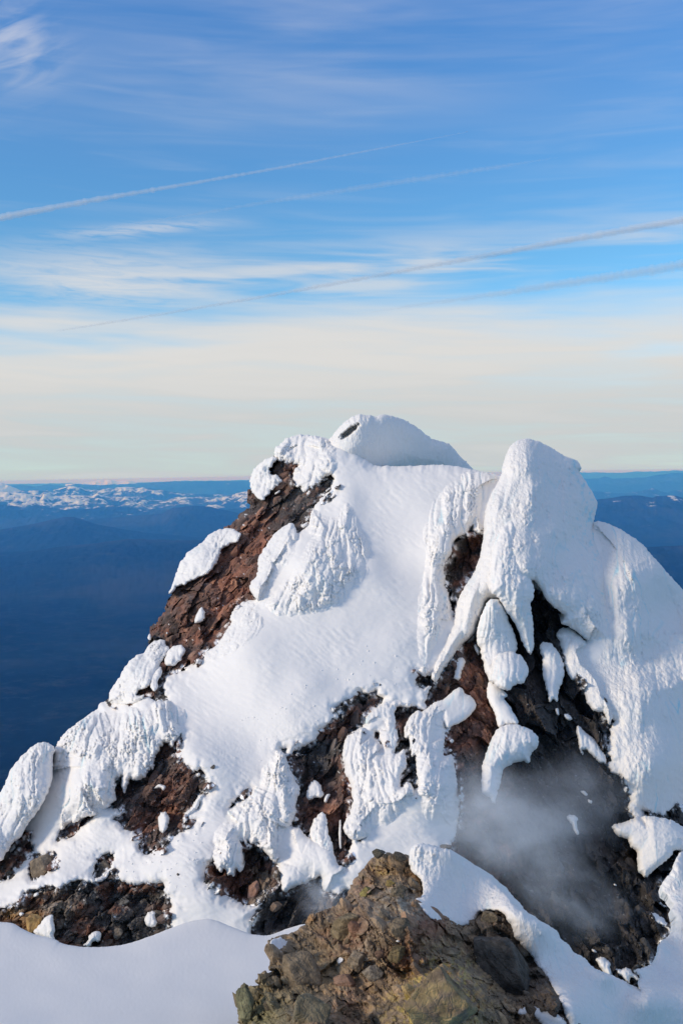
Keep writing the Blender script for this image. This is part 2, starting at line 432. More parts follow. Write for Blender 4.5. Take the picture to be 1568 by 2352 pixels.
ridge([(-260,1100),(22,1114),(56,1114),(83,1117),(112,1112),(151,1116),(174,1111),(230,1114),(322,1110),(386,1106),(439,1106),(560,1104),(700,1108),(1000,1104),(1352,1099),(1374,1099),(1388,1094),(1406,1099),(1440,1098),(1484,1096),(1498,1092),(1525,1089),(1544,1085),(1568,1087),(1850,1084)], 88, 3, snow=.20)
ridge([(-300,1100),(-120,1111),(-36,1107.5),(0,1108),(11,1111),(36,1122),(56,1130),(80,1140)], 66, 4, snow=1.0, rough=.5, depth=9000)
ridge([(-260,1132),(36,1127),(84,1126),(118,1128),(140,1121),(164,1115),(182,1120),(210,1126),(240,1122),(294,1118),(320,1120),(347,1121),(392,1129),(439,1134),(560,1138),(700,1140),(900,1140),(1360,1128),(1420,1133),(1466,1132),(1496,1121),(1512,1126),(1534,1133),(1550,1126),(1568,1125),(1850,1120)], 66, 5, snow=.50)
ridge([(-260,1125),(0,1129),(50,1133),(92,1138),(101,1130),(120,1140),(174,1137),(210,1140),(225,1132),(246,1143),(269,1141),(322,1141),(345,1149),(378,1151),(406,1141),(439,1142),(509,1143),(540,1134),(569,1127),(620,1134),(760,1150)], 56, 6, snow=.70, rough=1.5)
ridge([(-260,1150),(0,1158),(60,1166),(84,1159),(110,1165),(150,1171),(220,1167),(265,1160),(330,1172),(400,1170),(480,1172),(600,1164),(760,1170)], 45, 7, snow=.34)
ridge([(150,1205),(224,1191),(372,1180),(396,1166),(452,1161),(480,1163),(552,1179),(640,1190),(760,1205)], 37, 8, rough=.4, snow=.12)
ridge([(-320,1240),(0,1216),(72,1204),(148,1187),(172,1187),(224,1204),(320,1222),(400,1232),(520,1245)], 30, 9, rough=.3, snow=.12)
ridge([(-320,1290),(0,1277),(132,1256),(212,1248),(296,1237),(368,1242),(480,1240),(640,1250),(900,1290)], 23, 10, rough=.35, depth=9500)
ridge([(1250,1160),(1370,1147),(1406,1143),(1426,1139),(1464,1137),(1498,1143),(1506,1139),(1534,1138),(1550,1138),(1568,1143),(1850,1150)], 34, 11, snow=.24, rough=.8)
ridge([(1250,1270),(1370,1262),(1480,1256),(1568,1252),(1850,1246)], 19, 12, rough=.35)

# the air: a closed box of haze round everything, sky and clouds outside
def haze():
    x0, x1, y0, y1, z0, z1 = -140000, 140000, -4000, 172000, -2500, 12.0
    V = np.array([(x, y, z) for x in (x0, x1) for y in (y0, y1) for z in (z0, z1)], float)
    Q = np.array([(0, 1, 3, 2), (4, 6, 7, 5), (0, 4, 5, 1), (2, 3, 7, 6), (0, 2, 6, 4), (1, 5, 7, 3)])
    m, t = new_mat('haze_air')
    v = t.new('ShaderNodeVolumePrincipled', {'Color': (0.075, 0.34, 0.88, 1), 'Absorption Color': (1, 1, 1, 1), 'Density': 2.8e-5, 'Anisotropy': 0.0})
    t.new('ShaderNodeOutputMaterial', {'Volume': v.outputs[0]})
    o = make_mesh('haze', V, Q, m, False); o['kind'] = 'stuff'
    m.cycles.homogeneous_volume = True if hasattr(m, 'cycles') and hasattr(m.cycles, 'homogeneous_volume') else True
haze()
# ------------------------------------------------------------------ the peak
OUTLINE = P('D', [(-420,2460),(-420,2120),(-200,2060),(-60,2020),(0,1985),(40,1900),(90,1800),(128,1725),(138,1699),(156,1677),(192,1651),(224,1628),(228,1615),(242,1611),(250,1604),
    (275,1575),(300,1540),(340,1500),(342,1469),(344,1436),(362,1425),(390,1365),(420,1320),(460,1262),(522,1209),(552,1180),(570,1165),(567,1142),(574,1120),(600,1085),(626,1052),
    (632,1043),(646,1021),(674,1001),(694,997),(754,1007),(776,1015),(800,1030),(830,1050),(855,1066),(878,1071),(940,1070),(1010,1067),(1067,1074),(1111,1084),(1146,1091),(1180,1100),(1240,1140),(1300,1180),(1350,1196),
    (1375,1199),(1419,1213),(1468,1244),(1507,1288),(1538,1323),(1568,1356),(1640,1440),(1760,1600),(1880,1760),(2000,2000),(2000,2460)])
HOLES = dict(
 left_face=P('D', [(300,1620),(150,1560),(200,1200),(520,960),(628,1040),(633,1056)]) + P('R1', [(850,370),(905,395),(940,400),(905,440),(895,490),(950,520),(962,555),(1010,520),(1050,480),(1100,455),(1137,458),(1120,500),(1115,540),(1060,590),(1015,650),(1000,700),(960,770),
    (900,800),(800,900),(740,1000),(700,1100),(690,1165),(640,1175),(600,1185),(560,1220),(535,1280),(550,1300),(500,1370),(470,1420),(440,1450),(400,1462),(360,1490),(385,1505),(270,1562)]) + P('R3', [(1075,245),(990,255),(950,290),(935,350),(970,418),(900,412),(850,395),(760,400)]),
 saddle_gap=P('R2', [(370,750),(365,820),(330,860),(315,900),(326,960),(320,990),(345,1040),(360,1120),(375,1148),(385,1100),(410,1020),(450,960),(475,930),(500,900),(540,840),(560,760),(540,720),(480,715),(465,675),(430,725),(400,735)]),
 chasm=P('R5', [(380,175),(330,220),(240,330),(160,440),(130,480),(90,560),(92,645),(135,600),(160,590),(200,600),(215,650),(200,700),(212,750),(205,780),(195,840),(180,905),(245,880),(240,940),(268,1000),(290,1110),(285,1230),(260,1340),(230,1420)]) +
    P('R8', [(150,700),(300,900),(560,1150),(900,1330),(1150,1450),(1380,1480),(1400,1400),(1330,1395),(1310,1350),(1322,1300),(1290,1262),(1390,1235),(1430,1160),(1432,1100),(1512,1045),(1520,970),(1500,928),(1515,880),(1442,800),(1440,760),(1482,720),(1530,650),(1545,560),(1400,500),(1330,420),(1300,390)]) +
    P('R5', [(1240,1190),(1270,1150),(1240,1090),(1205,1010),(1150,985),(1130,930),(1160,912),(1130,860),(1148,740),(1180,690),(1160,685),(1140,720),(1110,620),(1050,560),(1005,500),(960,420),(900,330),(870,250),(920,230),(1015,238),(1000,180),(900,60),(820,0),(740,-70),(700,-80),(560,0),(450,100)]),
 right_band=P('R8', [(1320,325),(1370,360),(1450,372),(1470,345),(1520,325),(1620,345),(1750,380),(1750,520),(1568,470),(1510,430),(1440,390),(1370,380)]),
 mid_cleft=P('R4', [(850,370),(830,368),(735,432),(725,465),(700,505),(620,525),(600,555),(545,575),(570,640),(600,700),(620,760),(600,840),(590,900),(570,960),(582,985),(622,985),(630,1025),(680,1040),(690,1080),(790,1150),(825,1195),(850,1212),(885,1205),(900,1160),(920,1075),(925,1060),(900,1000),(920,880),(930,800),(915,710),(900,690),(890,620),(880,560),(900,480),(920,450),(990,405),(1000,350),(1080,290),(1110,250),(1095,240),(1068,232),(1062,195),(1040,212),(1000,225),(970,208),(930,250),(905,265),(840,295),(818,308),(850,340)]),
 finger_cleft=P('R4', [(1160,280),(1150,400),(1165,460),(1185,480),(1190,510),(1160,555),(1185,568),(1228,530),(1225,600),(1235,640),(1195,690),(1198,768),(1245,718),(1282,785),(1308,745),(1300,640),(1285,560),(1270,480),(1280,380),(1345,320),(1300,300),(1250,295),(1200,290)]),
 small_cleft=P('R4', [(1045,455),(1080,435),(1092,520),(1072,500)]),
 upper_nook=P('R4', [(1300,108),(1340,118),(1395,110),(1395,165),(1340,188),(1278,176)]),
 slit=P('R4', [(212,884),(250,838),(350,780),(346,795),(240,862)]),
 nub=P('R4', [(505,535),(550,530),(546,572),(528,558)]),
 drip_base=P('R4', [(80,1240),(110,1190),(200,1120),(280,1070),(330,1080),(400,1100),(440,1140),(500,1190),(505,1250),(520,1300),(515,1352),(480,1350),(450,1370),(400,1425),(380,1440),(300,1432),(220,1390),(170,1350),(95,1290)]),
 steam_pit=P('R7', [(225,930),(255,790),(290,730),(370,628),(410,588),(440,565),(450,600),(480,630),(560,572),(640,560),(700,520),(740,490),(745,560),(760,632),(810,642),(870,640),(920,595),(1000,700),(700,950),(400,960),(270,960)]),
 tiny_nook=P('R4', [(945,1052),(970,1035),(992,1050),(960,1072)]),
 red_knoll=P('R3', [(1042,605),(1030,660),(1010,740),(1050,770),(1070,790),(1110,830),(1150,800),(1172,830),(1180,880),(1210,920),(1190,948),(1142,958),(1150,1000),(1140,1030),(1070,1050),(1060,1112),(1100,1106),(1125,1103),(1060,1150),(1000,1192),(930,1250),(880,1275),(850,1306),(797,1282),(800,1240),(827,1200),(810,1180),(740,1165),(700,1140),(680,1110),(655,1095),(700,1070),(722,1055),(690,1042),(640,1035),(600,1020),(640,900),(800,780),(950,600)]),
 shelf_gap=P('R3', [(322,1232),(345,1170),(400,1120),(480,1070),(545,1070),(540,1085),(470,1142),(405,1212),(345,1214)]),
 low_gap=P('R3', [(535,1440),(545,1370),(572,1318),(620,1290),(665,1302),(655,1345),(610,1400),(600,1425)]),
 left_rocks=P('R3', [(75,1215),(110,1170),(150,1165),(165,1230),(200,1260),(190,1300),(150,1330),(80,1400),(70,1440),(20,1440),(-60,1470),(-60,1330),(20,1260),(60,1290),(100,1250)]),
 boulder_bed=P('R3', [(165,1390),(178,1345),(205,1300),(245,1310),(290,1288),(326,1298),(322,1345),(280,1400),(188,1462)]),
 fumarole_bed=P('R6', [(160,640),(210,610),(300,595),(340,570),(420,592),(480,560),(590,528),(640,557),(720,550),(770,520),(795,475),(830,460),(840,510),(870,540),(940,566),(1000,574),(1040,555),(1120,562),(1165,540),(1190,600),(1215,680),(1237,710),(1203,790),(1207,840),(1228,885),(1150,990),(900,1060),(500,1070),(350,1020),(200,960),(100,920),(0,880),(-180,860),(-180,745),(0,742),(150,695)]),
)
DEEP = dict(left_face=4, saddle_gap=55, chasm=22, right_band=30, mid_cleft=16, finger_cleft=55, small_cleft=40, upper_nook=20, slit=8, nub=0, drip_base=30, steam_pit=45,
            tiny_nook=20, red_knoll=8, shelf_gap=25, low_gap=8, left_rocks=14, boulder_bed=10, fumarole_bed=18)
OUTL = refine(OUTLINE, seg=3, jag=2.2, wl=16, seed=3)
_k = (ss(OUTL[:, 0], 335, 350) * (1 - ss(OUTL[:, 0], 590, 630)) * ss(OUTL[:, 1], 1060, 1090) * (1 - ss(OUTL[:, 1], 1480, 1500)))[:, None]
OUTL = OUTL + _k * np.stack([fbm(OUTL[:, 0] / 26, OUTL[:, 1] / 26, 71, 4, .65) * 15 + 2, fbm(OUTL[:, 0] / 26, OUTL[:, 1] / 26, 72, 4, .65) * 15 + 2], 1)
HOL = {k: refine(v, seg=3, jag=4.4 if k not in ('steam_pit', 'fumarole_bed') else 2.4, wl=10, seed=50 + i) for i, (k, v) in enumerate(HOLES.items())}

RED = np.array([0.165, 0.072, 0.046]); REDL = np.array([0.34, 0.17, 0.10]); DARK = np.array([0.040, 0.036, 0.034]); GREY = np.array([0.115, 0.105, 0.098])
BLK = np.array([0.016, 0.015, 0.015]); TAN = np.array([0.22, 0.165, 0.115]); PINK = np.array([0.24, 0.15, 0.115]); OLIVE = np.array([0.26, 0.22, 0.055]); OCHRE = np.array([0.30, 0.17, 0.06]); MGREY = np.array([0.16, 0.16, 0.145])
def mixc(a, b, f): return a + (b - a) * np.clip(f, 0, 1)[..., None]
def bump_at(U, V, u, v, r): return np.exp(-((U - u) ** 2 + (V - v) ** 2) / (r * r))

def rock_relief(U, V, ang, seed, big=1.0, w1=36, w2=15, w3=2.6, wj=1.8):
    """blocky relief in drawing units, elongated along the bedding"""
    a = math.radians(ang); c, s = math.cos(a), math.sin(a)
    p = U * c + V * s; q = -U * s + V * c
    wx = fbm(U / 60, V / 60, seed + 60, 3) * 14; wy = fbm(U / 60 + 9, V / 60, seed + 61, 3) * 14
    p = p + wx; q = q + wy
    h0 = fbm(p / 150, q / 80, seed, 3) * 26 * big
    f1, e1 = facet(p / 78, q / 40, seed + 1, 1.0)
    f2, e2 = facet(p / 31, q / 17, seed + 2, .9)
    f3, e3 = facet(p / 13, q / 8, seed + 3, .8)
    j = fbm(U / 9, V / 9, seed + 7, 3)
    rg = 1 - np.abs(fbm(p / 46, q / 19, seed + 15, 4, .6)) * 2.4          # sharp ribs along the bedding
    rg2 = 1 - np.abs(fbm(p / 15, q / 8, seed + 16, 3, .6)) * 2.4
    h = h0 + w1 * big * f1 + w2 * f2 + w3 * f3 + wj * j + 9 * rg + 2.4 * rg2 - 12
    return h, f1, f2, f3

def build_peak():
    g = Grid(-330, 1900, 985, 2420, 2.4)
    U, V = g.U, g.V
    so_, ou, ov = g.sd(OUTL, 70)
    base = main_depth(U, V)
    hs = {k: g.sd(p, 60) for k, p in HOL.items()}
    hmax = np.full(U.shape, -99.0); nu = U.copy(); nv = V.copy()
    for k, (d, a, b) in hs.items():
        m = d > hmax
        hmax = np.where(m, d, hmax); nu = np.where(m, a, nu); nv = np.where(m, b, nv)
    sd = np.minimum(so_, -hmax)
    use_o = so_ < -hmax
    nu = np.where(use_o, ou, nu); nv = np.where(use_o, ov, nv)
    rim = prof(so_ / 55.0)
    # ---- snow
    und = fbm(U / 190, V / 150, 21, 2) * 16 + fbm(U / 60, V / 42, 22, 2) * 1.8
    fine = fbm((U + V * .5) / 16, V / 9, 23, 3) * 0.9
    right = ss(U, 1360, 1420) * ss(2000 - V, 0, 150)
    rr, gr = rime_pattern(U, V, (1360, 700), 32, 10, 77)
    st = fbm((U * .55 - V * .83) / 9.0, (U * .83 + V * .55) / 30.0, 78, 3)
    wv = np.clip(16 + 34 * fbm(U / 34, V / 34, 25, 3), 4, 44)
    wv = wv + 26 * (1 - ss(fbm(U / 38, V / 38, 26, 3), -.30, .35))
    h = -12 + 24 * prof(sd / wv) + (und) * ss(sd, 0, 60) + fine * ss(sd, 0, 12) - 34 * (1 - rim)
    h = h + right * ss(sd, 0, 20) * (rr * 4.2 + st * 2.6)
    pk = bump_at(U, V, 165, 1925, 85) + .7 * bump_at(U, V, 690, 1690, 90) + .6 * bump_at(U, V, 520, 1740, 70)
    h = h + np.clip(pk, 0, 1) * (np.abs(fbm(U / 7, V / 5, 27, 2)) * 4.5) * ss(sd, 4, 24)
    h = h + fbm((U + V * .6) / 30, (V - U * .6) / 9, 28, 3) * (.5 + 2.2 * ss(fbm(U / 130, V / 90, 31, 2), -.2, .4)) * ss(sd, 4, 24)
    # wind drift crests and hollows on the snowfield
    h = h + 22 * np.exp(-((U - 800 - (V - 1120) * .02) / 34) ** 2) * ss(V, 1085, 1150) * (1 - ss(V, 1180, 1300))
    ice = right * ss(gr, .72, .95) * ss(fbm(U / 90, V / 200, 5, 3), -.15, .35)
    Dm = base * (1 - h / F)
    m = sd > 0
    quads, used = grid_faces(m)
    uu = np.where(m, U, nu)[used]; vv = np.where(m, V, nv)[used]
    hh = np.where(m, h, -12 - 34 * (1 - rim))[used]
    x, y, z = unproj(uu, vv, (base[used]) * (1 - hh / F))
    Vt, Q, at = skirt(np.stack([x, y, z], 1), quads, 75, {'ice': ice[used]})
    o = make_mesh('snowfield', Vt, Q, M_SNOW, True, at); o['kind'] = 'structure'
    # material slot for the wind-scoured right flank
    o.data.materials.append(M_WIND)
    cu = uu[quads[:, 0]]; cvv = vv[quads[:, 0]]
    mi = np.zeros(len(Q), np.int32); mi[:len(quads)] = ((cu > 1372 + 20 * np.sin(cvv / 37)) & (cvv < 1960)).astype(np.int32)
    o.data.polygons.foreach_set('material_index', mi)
    global SHEET
    SHEET = dict(g=g, h=np.where(m, h, -22.0), o=hmax, so=so_)
    # ---- rock
    deep = np.zeros(U.shape)
    for k, (d, a, b) in hs.items():
        deep = np.maximum(deep, DEEP[k] * ss(d, 0, 34))
    hr, f1, f2, f3 = rock_relief(U, V, -52, 301)
    hr2, e1_, e2_, e3_ = rock_relief(U, V, 62, 411, 1.5)
    wr = ss(U, 1020, 1120)
    hr = hr * (1 - wr) + hr2 * wr; f1 = f1 * (1 - wr) + e1_ * wr; f2 = f2 * (1 - wr) + e2_ * wr
    rr_ = -20 - deep + hr - 26 * (1 - rim)
    lipn = ss(fbm(U / 38, V / 38, 26, 3), -.30, .35)
    rr_ = rr_ + 19 * (1 - lipn) * np.exp(-np.maximum(hmax, 0) / 11.0) * np.exp(np.minimum(hmax, 0) / 9.0)
    mk = (so_ > 0) & (hmax > -16)
    quads, used = grid_faces(mk)
    uu = np.where(so_ > 0, U, ou)[used]; vv = np.where(so_ > 0, V, ov)[used]
    x, y, z = unproj(uu, vv, base[used] * (1 - rr_[used] / F))
    # stone colours
    n1_ = fbm(U / 70, V / 50, 501, 4); n2_ = fbm((U + V) / 16, (U - V) / 40, 502, 4, .6); n3_ = fbm(U / 12, V / 12, 503, 3, .6)
    col = np.broadcast_to(DARK, U.shape + (3,)).copy()
    redness = .8 * ss(n1_ + .7 * n2_, -.20, .45) + 0 * U
    redness = redness + .45 * bump_at(U, V, 540, 1330, 130) + .25 * bump_at(U, V, 470, 1430, 70) + .5 * bump_at(U, V, 1090, 1600, 80) + .4 * bump_at(U, V, 1080, 1680, 60) + .35 * bump_at(U, V, 380, 1800, 90) + .4 * bump_at(U, V, 770, 1850, 60)
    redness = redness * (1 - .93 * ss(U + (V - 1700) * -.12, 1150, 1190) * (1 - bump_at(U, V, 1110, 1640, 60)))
    redness = redness * (1 - .75 * ss(V, 1085, 1100) * bump_at(U, V, 650, 1080, 60)) * (1 - .8 * bump_at(U, V, 700, 1760, 70)) * (1 - .8 * bump_at(U, V, 350, 1760, 60))
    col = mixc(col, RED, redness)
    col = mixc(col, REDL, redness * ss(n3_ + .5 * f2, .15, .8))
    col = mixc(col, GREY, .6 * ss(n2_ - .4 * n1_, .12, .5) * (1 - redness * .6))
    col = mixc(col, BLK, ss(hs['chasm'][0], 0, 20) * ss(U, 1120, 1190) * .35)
    # paler altered ground in the bottom left bed
    fb = ss(hs['fumarole_bed'][0], -5, 10)
    col = mixc(col, mixc(np.broadcast_to(DARK * 1.3, col.shape), RED * .55, ss(n1_, -.1, .3)), fb)
    col = mixc(col, TAN, fb * .9 * bump_at(U, V, 135, 2085, 42) * ss(n3_, -.5, .3)); col = mixc(col, OCHRE, fb * (bump_at(U, V, 75, 2115, 24) * .8 + .7 * bump_at(U, V, 25, 2100, 20)))
    col = mixc(col, MGREY, fb * ss(n3_ + .3 * n2_, .18, .5) * .55)
    db = ss(hs['drip_base'][0], -5, 10)
    col = mixc(col, TAN * .62, db * ss(U + (V - 2000) * .2, 560, 590) * ss(n3_ + f2, -.4, .6)); col = mixc(col, RED * .6, db * ss(590 - U, 0, 40) * .8)
    pit = ss(hs['steam_pit'][0], -5, 10); col = mixc(col, GREY * .75, pit * .8)
    # powder caught on ledges and along the snow margins
    pw = ss(16 - hmax, 0, 14) * ss(n3_ + .5 * n2_, -.05, .30) + ss(n3_ * .8 + fbm(U / 5, V / 4, 507, 2), .62, .80) * .8
    pw = pw * (1 - .75 * np.clip(deep / 50, 0, 1)) * (1 - .6 * ss(hs['chasm'][0], 0, 20))
    SHEET_COL = col
    col = mixc(col, np.array([.72, .72, .72]), np.clip(pw, 0, 1) * .9)
    a = {'col': col[used]}; col = SHEET_COL; SHEET['col'] = (g, col)
    SHEET['rock'] = rr_
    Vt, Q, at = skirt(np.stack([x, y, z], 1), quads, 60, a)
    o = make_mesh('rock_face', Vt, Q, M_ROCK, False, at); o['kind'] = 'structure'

def sample(key, u, v):
    g = SHEET['g']; A = SHEET[key]
    fu = np.clip((u - g.us[0]) / g.step, 0, A.shape[1] - 1.001); fv = np.clip((v - g.vs[0]) / g.step, 0, A.shape[0] - 1.001)
    i = fu.astype(int); j = fv.astype(int); a = fu - i; b = fv - j
    return (A[j, i] * (1 - a) + A[j, i + 1] * a) * (1 - b) + (A[j + 1, i] * (1 - a) + A[j + 1, i + 1] * a) * b

def rime_pattern(U, V, apex, fw, kw, seed):
    """fluted, knobbly hoar: rounded ribs that fan down from an apex, covered in small lumps"""
    ax, ay = apex
    r = np.hypot(U - ax, V - ay) + 1e-3; th = np.arctan2(U - ax, V - ay)
    R0 = max(np.median(r), 40.0)
    s = th * R0; t = r
    wx = fbm(U / 55, V / 90, seed + 3, 3)
    s1 = s + wx * fw * .6
    b1 = np.abs(fbm(s1 / fw, t / (fw * 6.5), seed, 2, .35))
    b1 = np.clip(b1 / .5, 0, 1) ** .7
    s2 = s + fbm(U / 20, V / 28, seed + 8, 2) * kw * .8
    b2 = np.abs(fbm(s2 / kw, t / (kw * 1.5), seed + 20, 2, .4))
    b2 = np.clip(b2 / .5, 0, 1) ** .75
    b4 = np.abs(fbm(s2 / (kw * 1.9) + 9, t / (kw * 2.8), seed + 24, 2, .4)); b4 = np.clip(b4 / .5, 0, 1) ** .75
    mx_ = ss(fbm(U / 36, V / 44, seed + 48, 2), -.25, .25); b2 = b2 * (1 - mx_) + 1.5 * b4 * mx_
    b3 = np.abs(pn(s2 / (kw * .5) + 5, t / (kw * .75), seed + 30)); b3 = np.clip(b3 / .5, 0, 1)
    kmod = .3 + 1.2 * ss(fbm(U / 48, V / 60, seed + 44, 2), -.4, .4)
    groove = 1 - b1
    return b1 * 1.0 + (b2 * .50 + b3 * .28) * kmod - 1.0, groove

def pillow(name, label, cat, poly, apex=None, H=12, W=16, H2=0, W2=60, flute=9, fw=26, knob=None, kw=10, jag=2.2, wl=11, lift=0, sink=2, back=60, pull=.10, step=1.8, free_fn=None, ice_fn=None,
           base=main_depth, extra=None, group=None, mat=None, seed=None, ice=.5, smooth_top=0, parent=None, kind=None, on_sheet=None):
    on_sheet = (base is main_depth) if on_sheet is None else on_sheet
    seed = seed if seed is not None else sum(ord(c) * (i + 3) for i, c in enumerate(label or name)) % 9973
    poly = refine(poly, seg=3.2, jag=jag, wl=wl, seed=seed)
    g = Grid(poly[:, 0].min() - 2 * step, poly[:, 0].max() + 2 * step, poly[:, 1].min() - 2 * step, poly[:, 1].max() + 2 * step, step)
    U, V = g.U, g.V
    R = max(W, W2 if H2 else 0) + 4
    sd, nu, nv = g.sd(poly, R)
    if apex is None: apex = (poly[:, 0].mean(), poly[:, 1].min() - 260)
    p, gr = rime_pattern(U, V, apex, fw, kw, seed)
    if on_sheet:
        # 1 where the nearest rim hangs over rock or sky, 0 where it grows out of the snowfield
        free = np.maximum(ss(sample('o', nu, nv), -16, 2), 1 - ss(sample('so', nu, nv), 2, 22))
        free = np.maximum(free, ss(sample('o', U, V), -14, 2))
        hs_ = sample('h', U, V)
        if base is not main_depth or extra is not None:
            hs_ = F * (1 - main_depth(U, V) * (1 - hs_ / F) / base(U, V)) - (extra(U, V) if extra is not None else 0)
        if free_fn is not None: free = np.maximum(free, free_fn(U, V))
    else:
        free = np.ones(U.shape); hs_ = np.zeros(U.shape)
    dome = (H2 * prof(sd / W2) if H2 else 0)
    body_f = -sink + (H + sink) * prof(sd / W) + dome + lift
    body_s = hs_ - 3 + (H * .8 + lift * .7) * ss(sd, 0, max(W * 1.9, 34)) + (H2 * ss(sd, 0, W2 * 1.3) if H2 else 0)
    body = body_s + (body_f - body_s) * free
    fade = (.25 + .75 * ss(sd, 0, 7)) * free + ss(sd, 0, 34) * (1 - free)
    h = body + .86 * flute * p * fade + fbm(U / 7, V / 7, seed + 90, 2) * .6 * fade
    ex = extra(U, V) if extra is not None else 0 * U
    h = h + ex
    m = sd > 0
    quads, used = grid_faces(m)
    uu = np.where(m, U, nu)[used]; vv = np.where(m, V, nv)[used]
    rimh = (lift - sink) * free + (hs_ - 6) * (1 - free) + ex
    hh = np.where(m, h, rimh)[used]
    D = base(uu, vv) * (1 - hh / F)
    x, y, z = unproj(uu, vv, D)
    icev = ice * (ss(gr, .72, 1.0) * ss(fbm(U / 60, V / 80, seed + 70, 2), -.25, .35))[used]
    if ice_fn is not None: icev = np.clip(icev + ice_fn(U, V, sd)[used], 0, 1)
    Vt, Q, at = skirt(np.stack([x, y, z], 1), quads, back, {'ice': icev}, pull)
    org = Vt[:len(uu)].mean(0); 
    o = make_mesh(name, Vt - org, Q, mat or M_RIME, True, at, parent)
    o.location = org
    if parent is None: tag(o, label, cat, group, kind)
    return o

build_peak()

RG = 'rime formations on the peak'
def rime(label, poly, **k):
    return pillow(k.pop('name', 'rime_formation'), label, k.pop('cat', 'snow formation'), poly, **k)

# summit dome behind the saddle
def soft(x, k): return .5 * (x + np.sqrt(x * x + k * k))
def dome_base(U, V): return main_depth(np.full_like(U, 900.0), np.full_like(V, 1068.0)) * 1.035 + 0 * U
def dome_extra(U, V):
    crest = 822 + (V - 955) * -.35
    e = np.hypot(((U - 802) + (V - 991) * .8) / 12.5, ((V - 991) - (U - 802) * -.35) / 12.0)
    return -1.0 * soft(U - crest - 18, 30) - .5 * soft(crest - U, 20) - 60 * (1 - ss(e + .35 * fbm(U / 7, V / 7, 95, 2), .45, 1.2))
rime('smooth snow dome with a dark hollow, highest and farthest summit of the peak', P('R1', [(1100,260),(1130,215),(1170,170),(1215,130),(1270,106),(1310,107),(1370,120),(1400,108),(1450,110),(1520,130),(1568,150)]) +
     P('R2', [(60,100),(120,125),(190,170),(230,205),(270,228),(320,240),(350,250),(382,285),(400,310),(430,340),(480,388),(500,420),(300,440),(0,450)]) + P('R1', [(1300,480),(1100,380)]),
     base=dome_base, name='snow_dome', cat='snow dome', H=14, W=24, H2=46, W2=110, flute=2.2, fw=60, kw=9, jag=1.8, step=1.5, back=190, extra=dome_extra, apex=(760, 400), mat=M_WIND, ice=.15)
# spire
def crest(V): return np.interp(V, [1000, 1060, 1130, 1200, 1260, 1350, 1500, 1650], [1195, 1203, 1213, 1212, 1212, 1235, 1290, 1340])
def tower_base(U, V): return main_depth(U, V) - 1.6 * S * (1 - ss(V, 1330, 1520)) - .1
def tower_extra(U, V):
    c = crest(V)
    k = 1 - ss(V, 1330, 1540)
    big = fbm(U / 62, V / 95, 900, 2) * 20
    st = fbm((U * .55 - V * .83) / 7.0, (U * .83 + V * .55) / 22.0, 901, 3) * 4.2 * ss(U - c, 0, 30)
    return -1.1 * soft(U - c - 6, 14) * k - .55 * soft(c - 10 - U, 14) * k + big + st
TOWER = P('R2', [(625,370),(640,310),(665,262),(700,230),(740,220),(775,223),(830,245),(880,270),(960,320),(1000,330),(1025,350),(1038,378),(1018,386),(1050,430),(1080,480),(1105,520),(1122,560),(1108,620),(1095,690),(1125,740),(1150,790),(1168,880),(1162,1000),(1182,1150),(1215,1240),(1235,1290),(1190,1318),(1110,1300),(1060,1275),(1000,1222),(960,1200),(925,1190),(950,1150),(930,1130),(890,1100),(850,1060),(830,1020),(800,968),(775,962),
     (790,1000),(780,1060),(700,1080),(600,1060),(545,1060),(530,1100),(500,1180),(480,1240),(400,1310),(360,1370),(310,1430),(275,1505),(250,1470),(270,1400),(330,1260),(372,1190),(380,1110),(410,1020),(475,930),(505,850),(525,740),(530,620),(560,520),(615,425)])
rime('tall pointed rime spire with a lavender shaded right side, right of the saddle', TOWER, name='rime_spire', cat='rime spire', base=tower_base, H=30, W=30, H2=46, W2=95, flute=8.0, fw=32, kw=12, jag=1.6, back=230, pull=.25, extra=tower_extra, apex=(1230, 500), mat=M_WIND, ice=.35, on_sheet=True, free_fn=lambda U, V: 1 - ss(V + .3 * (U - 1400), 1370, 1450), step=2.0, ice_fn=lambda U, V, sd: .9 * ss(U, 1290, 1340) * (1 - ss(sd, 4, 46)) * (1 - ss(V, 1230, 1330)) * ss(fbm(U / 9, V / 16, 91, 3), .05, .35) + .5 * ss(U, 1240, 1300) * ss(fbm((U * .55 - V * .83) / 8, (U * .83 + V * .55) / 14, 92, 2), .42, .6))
def shoulder_extra(U, V):
    c = np.interp(V, [1190, 1235, 1305, 1371, 1480, 1600], [1400, 1421, 1452, 1436, 1448, 1470])
    k = 1 - ss(V, 1500, 1720)
    return (-.55 * soft(c - U - 4, 10) - .45 * soft(U - c - 8, 16)) * k + 10 * k + fbm(U / 60, V / 90, 931, 2) * 10
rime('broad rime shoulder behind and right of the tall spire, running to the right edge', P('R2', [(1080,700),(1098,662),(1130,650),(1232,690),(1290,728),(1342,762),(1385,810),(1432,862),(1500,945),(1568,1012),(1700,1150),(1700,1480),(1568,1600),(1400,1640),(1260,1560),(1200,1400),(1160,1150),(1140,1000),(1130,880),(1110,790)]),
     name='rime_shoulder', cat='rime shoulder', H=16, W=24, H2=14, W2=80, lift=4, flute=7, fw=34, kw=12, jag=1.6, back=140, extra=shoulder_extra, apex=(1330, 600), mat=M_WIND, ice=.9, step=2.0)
rime('long rime tongue hanging down the front of the tall spire', P('R2', [(560,960),(565,860),(580,770),(622,685),(660,645),(690,640),(722,672),(712,760),(738,850),(762,940),(792,1000),(785,1060),(770,1090),(786,1180),(790,1320),(767,1360),(732,1300),(712,1235),(685,1180),(640,1120),(600,1045),(562,1030)]),
     base=tower_base, lift=34, H=34, W=34, flute=7, fw=22, kw=10, extra=lambda U, V: -.0 * U, apex=(1180, 900), back=120)
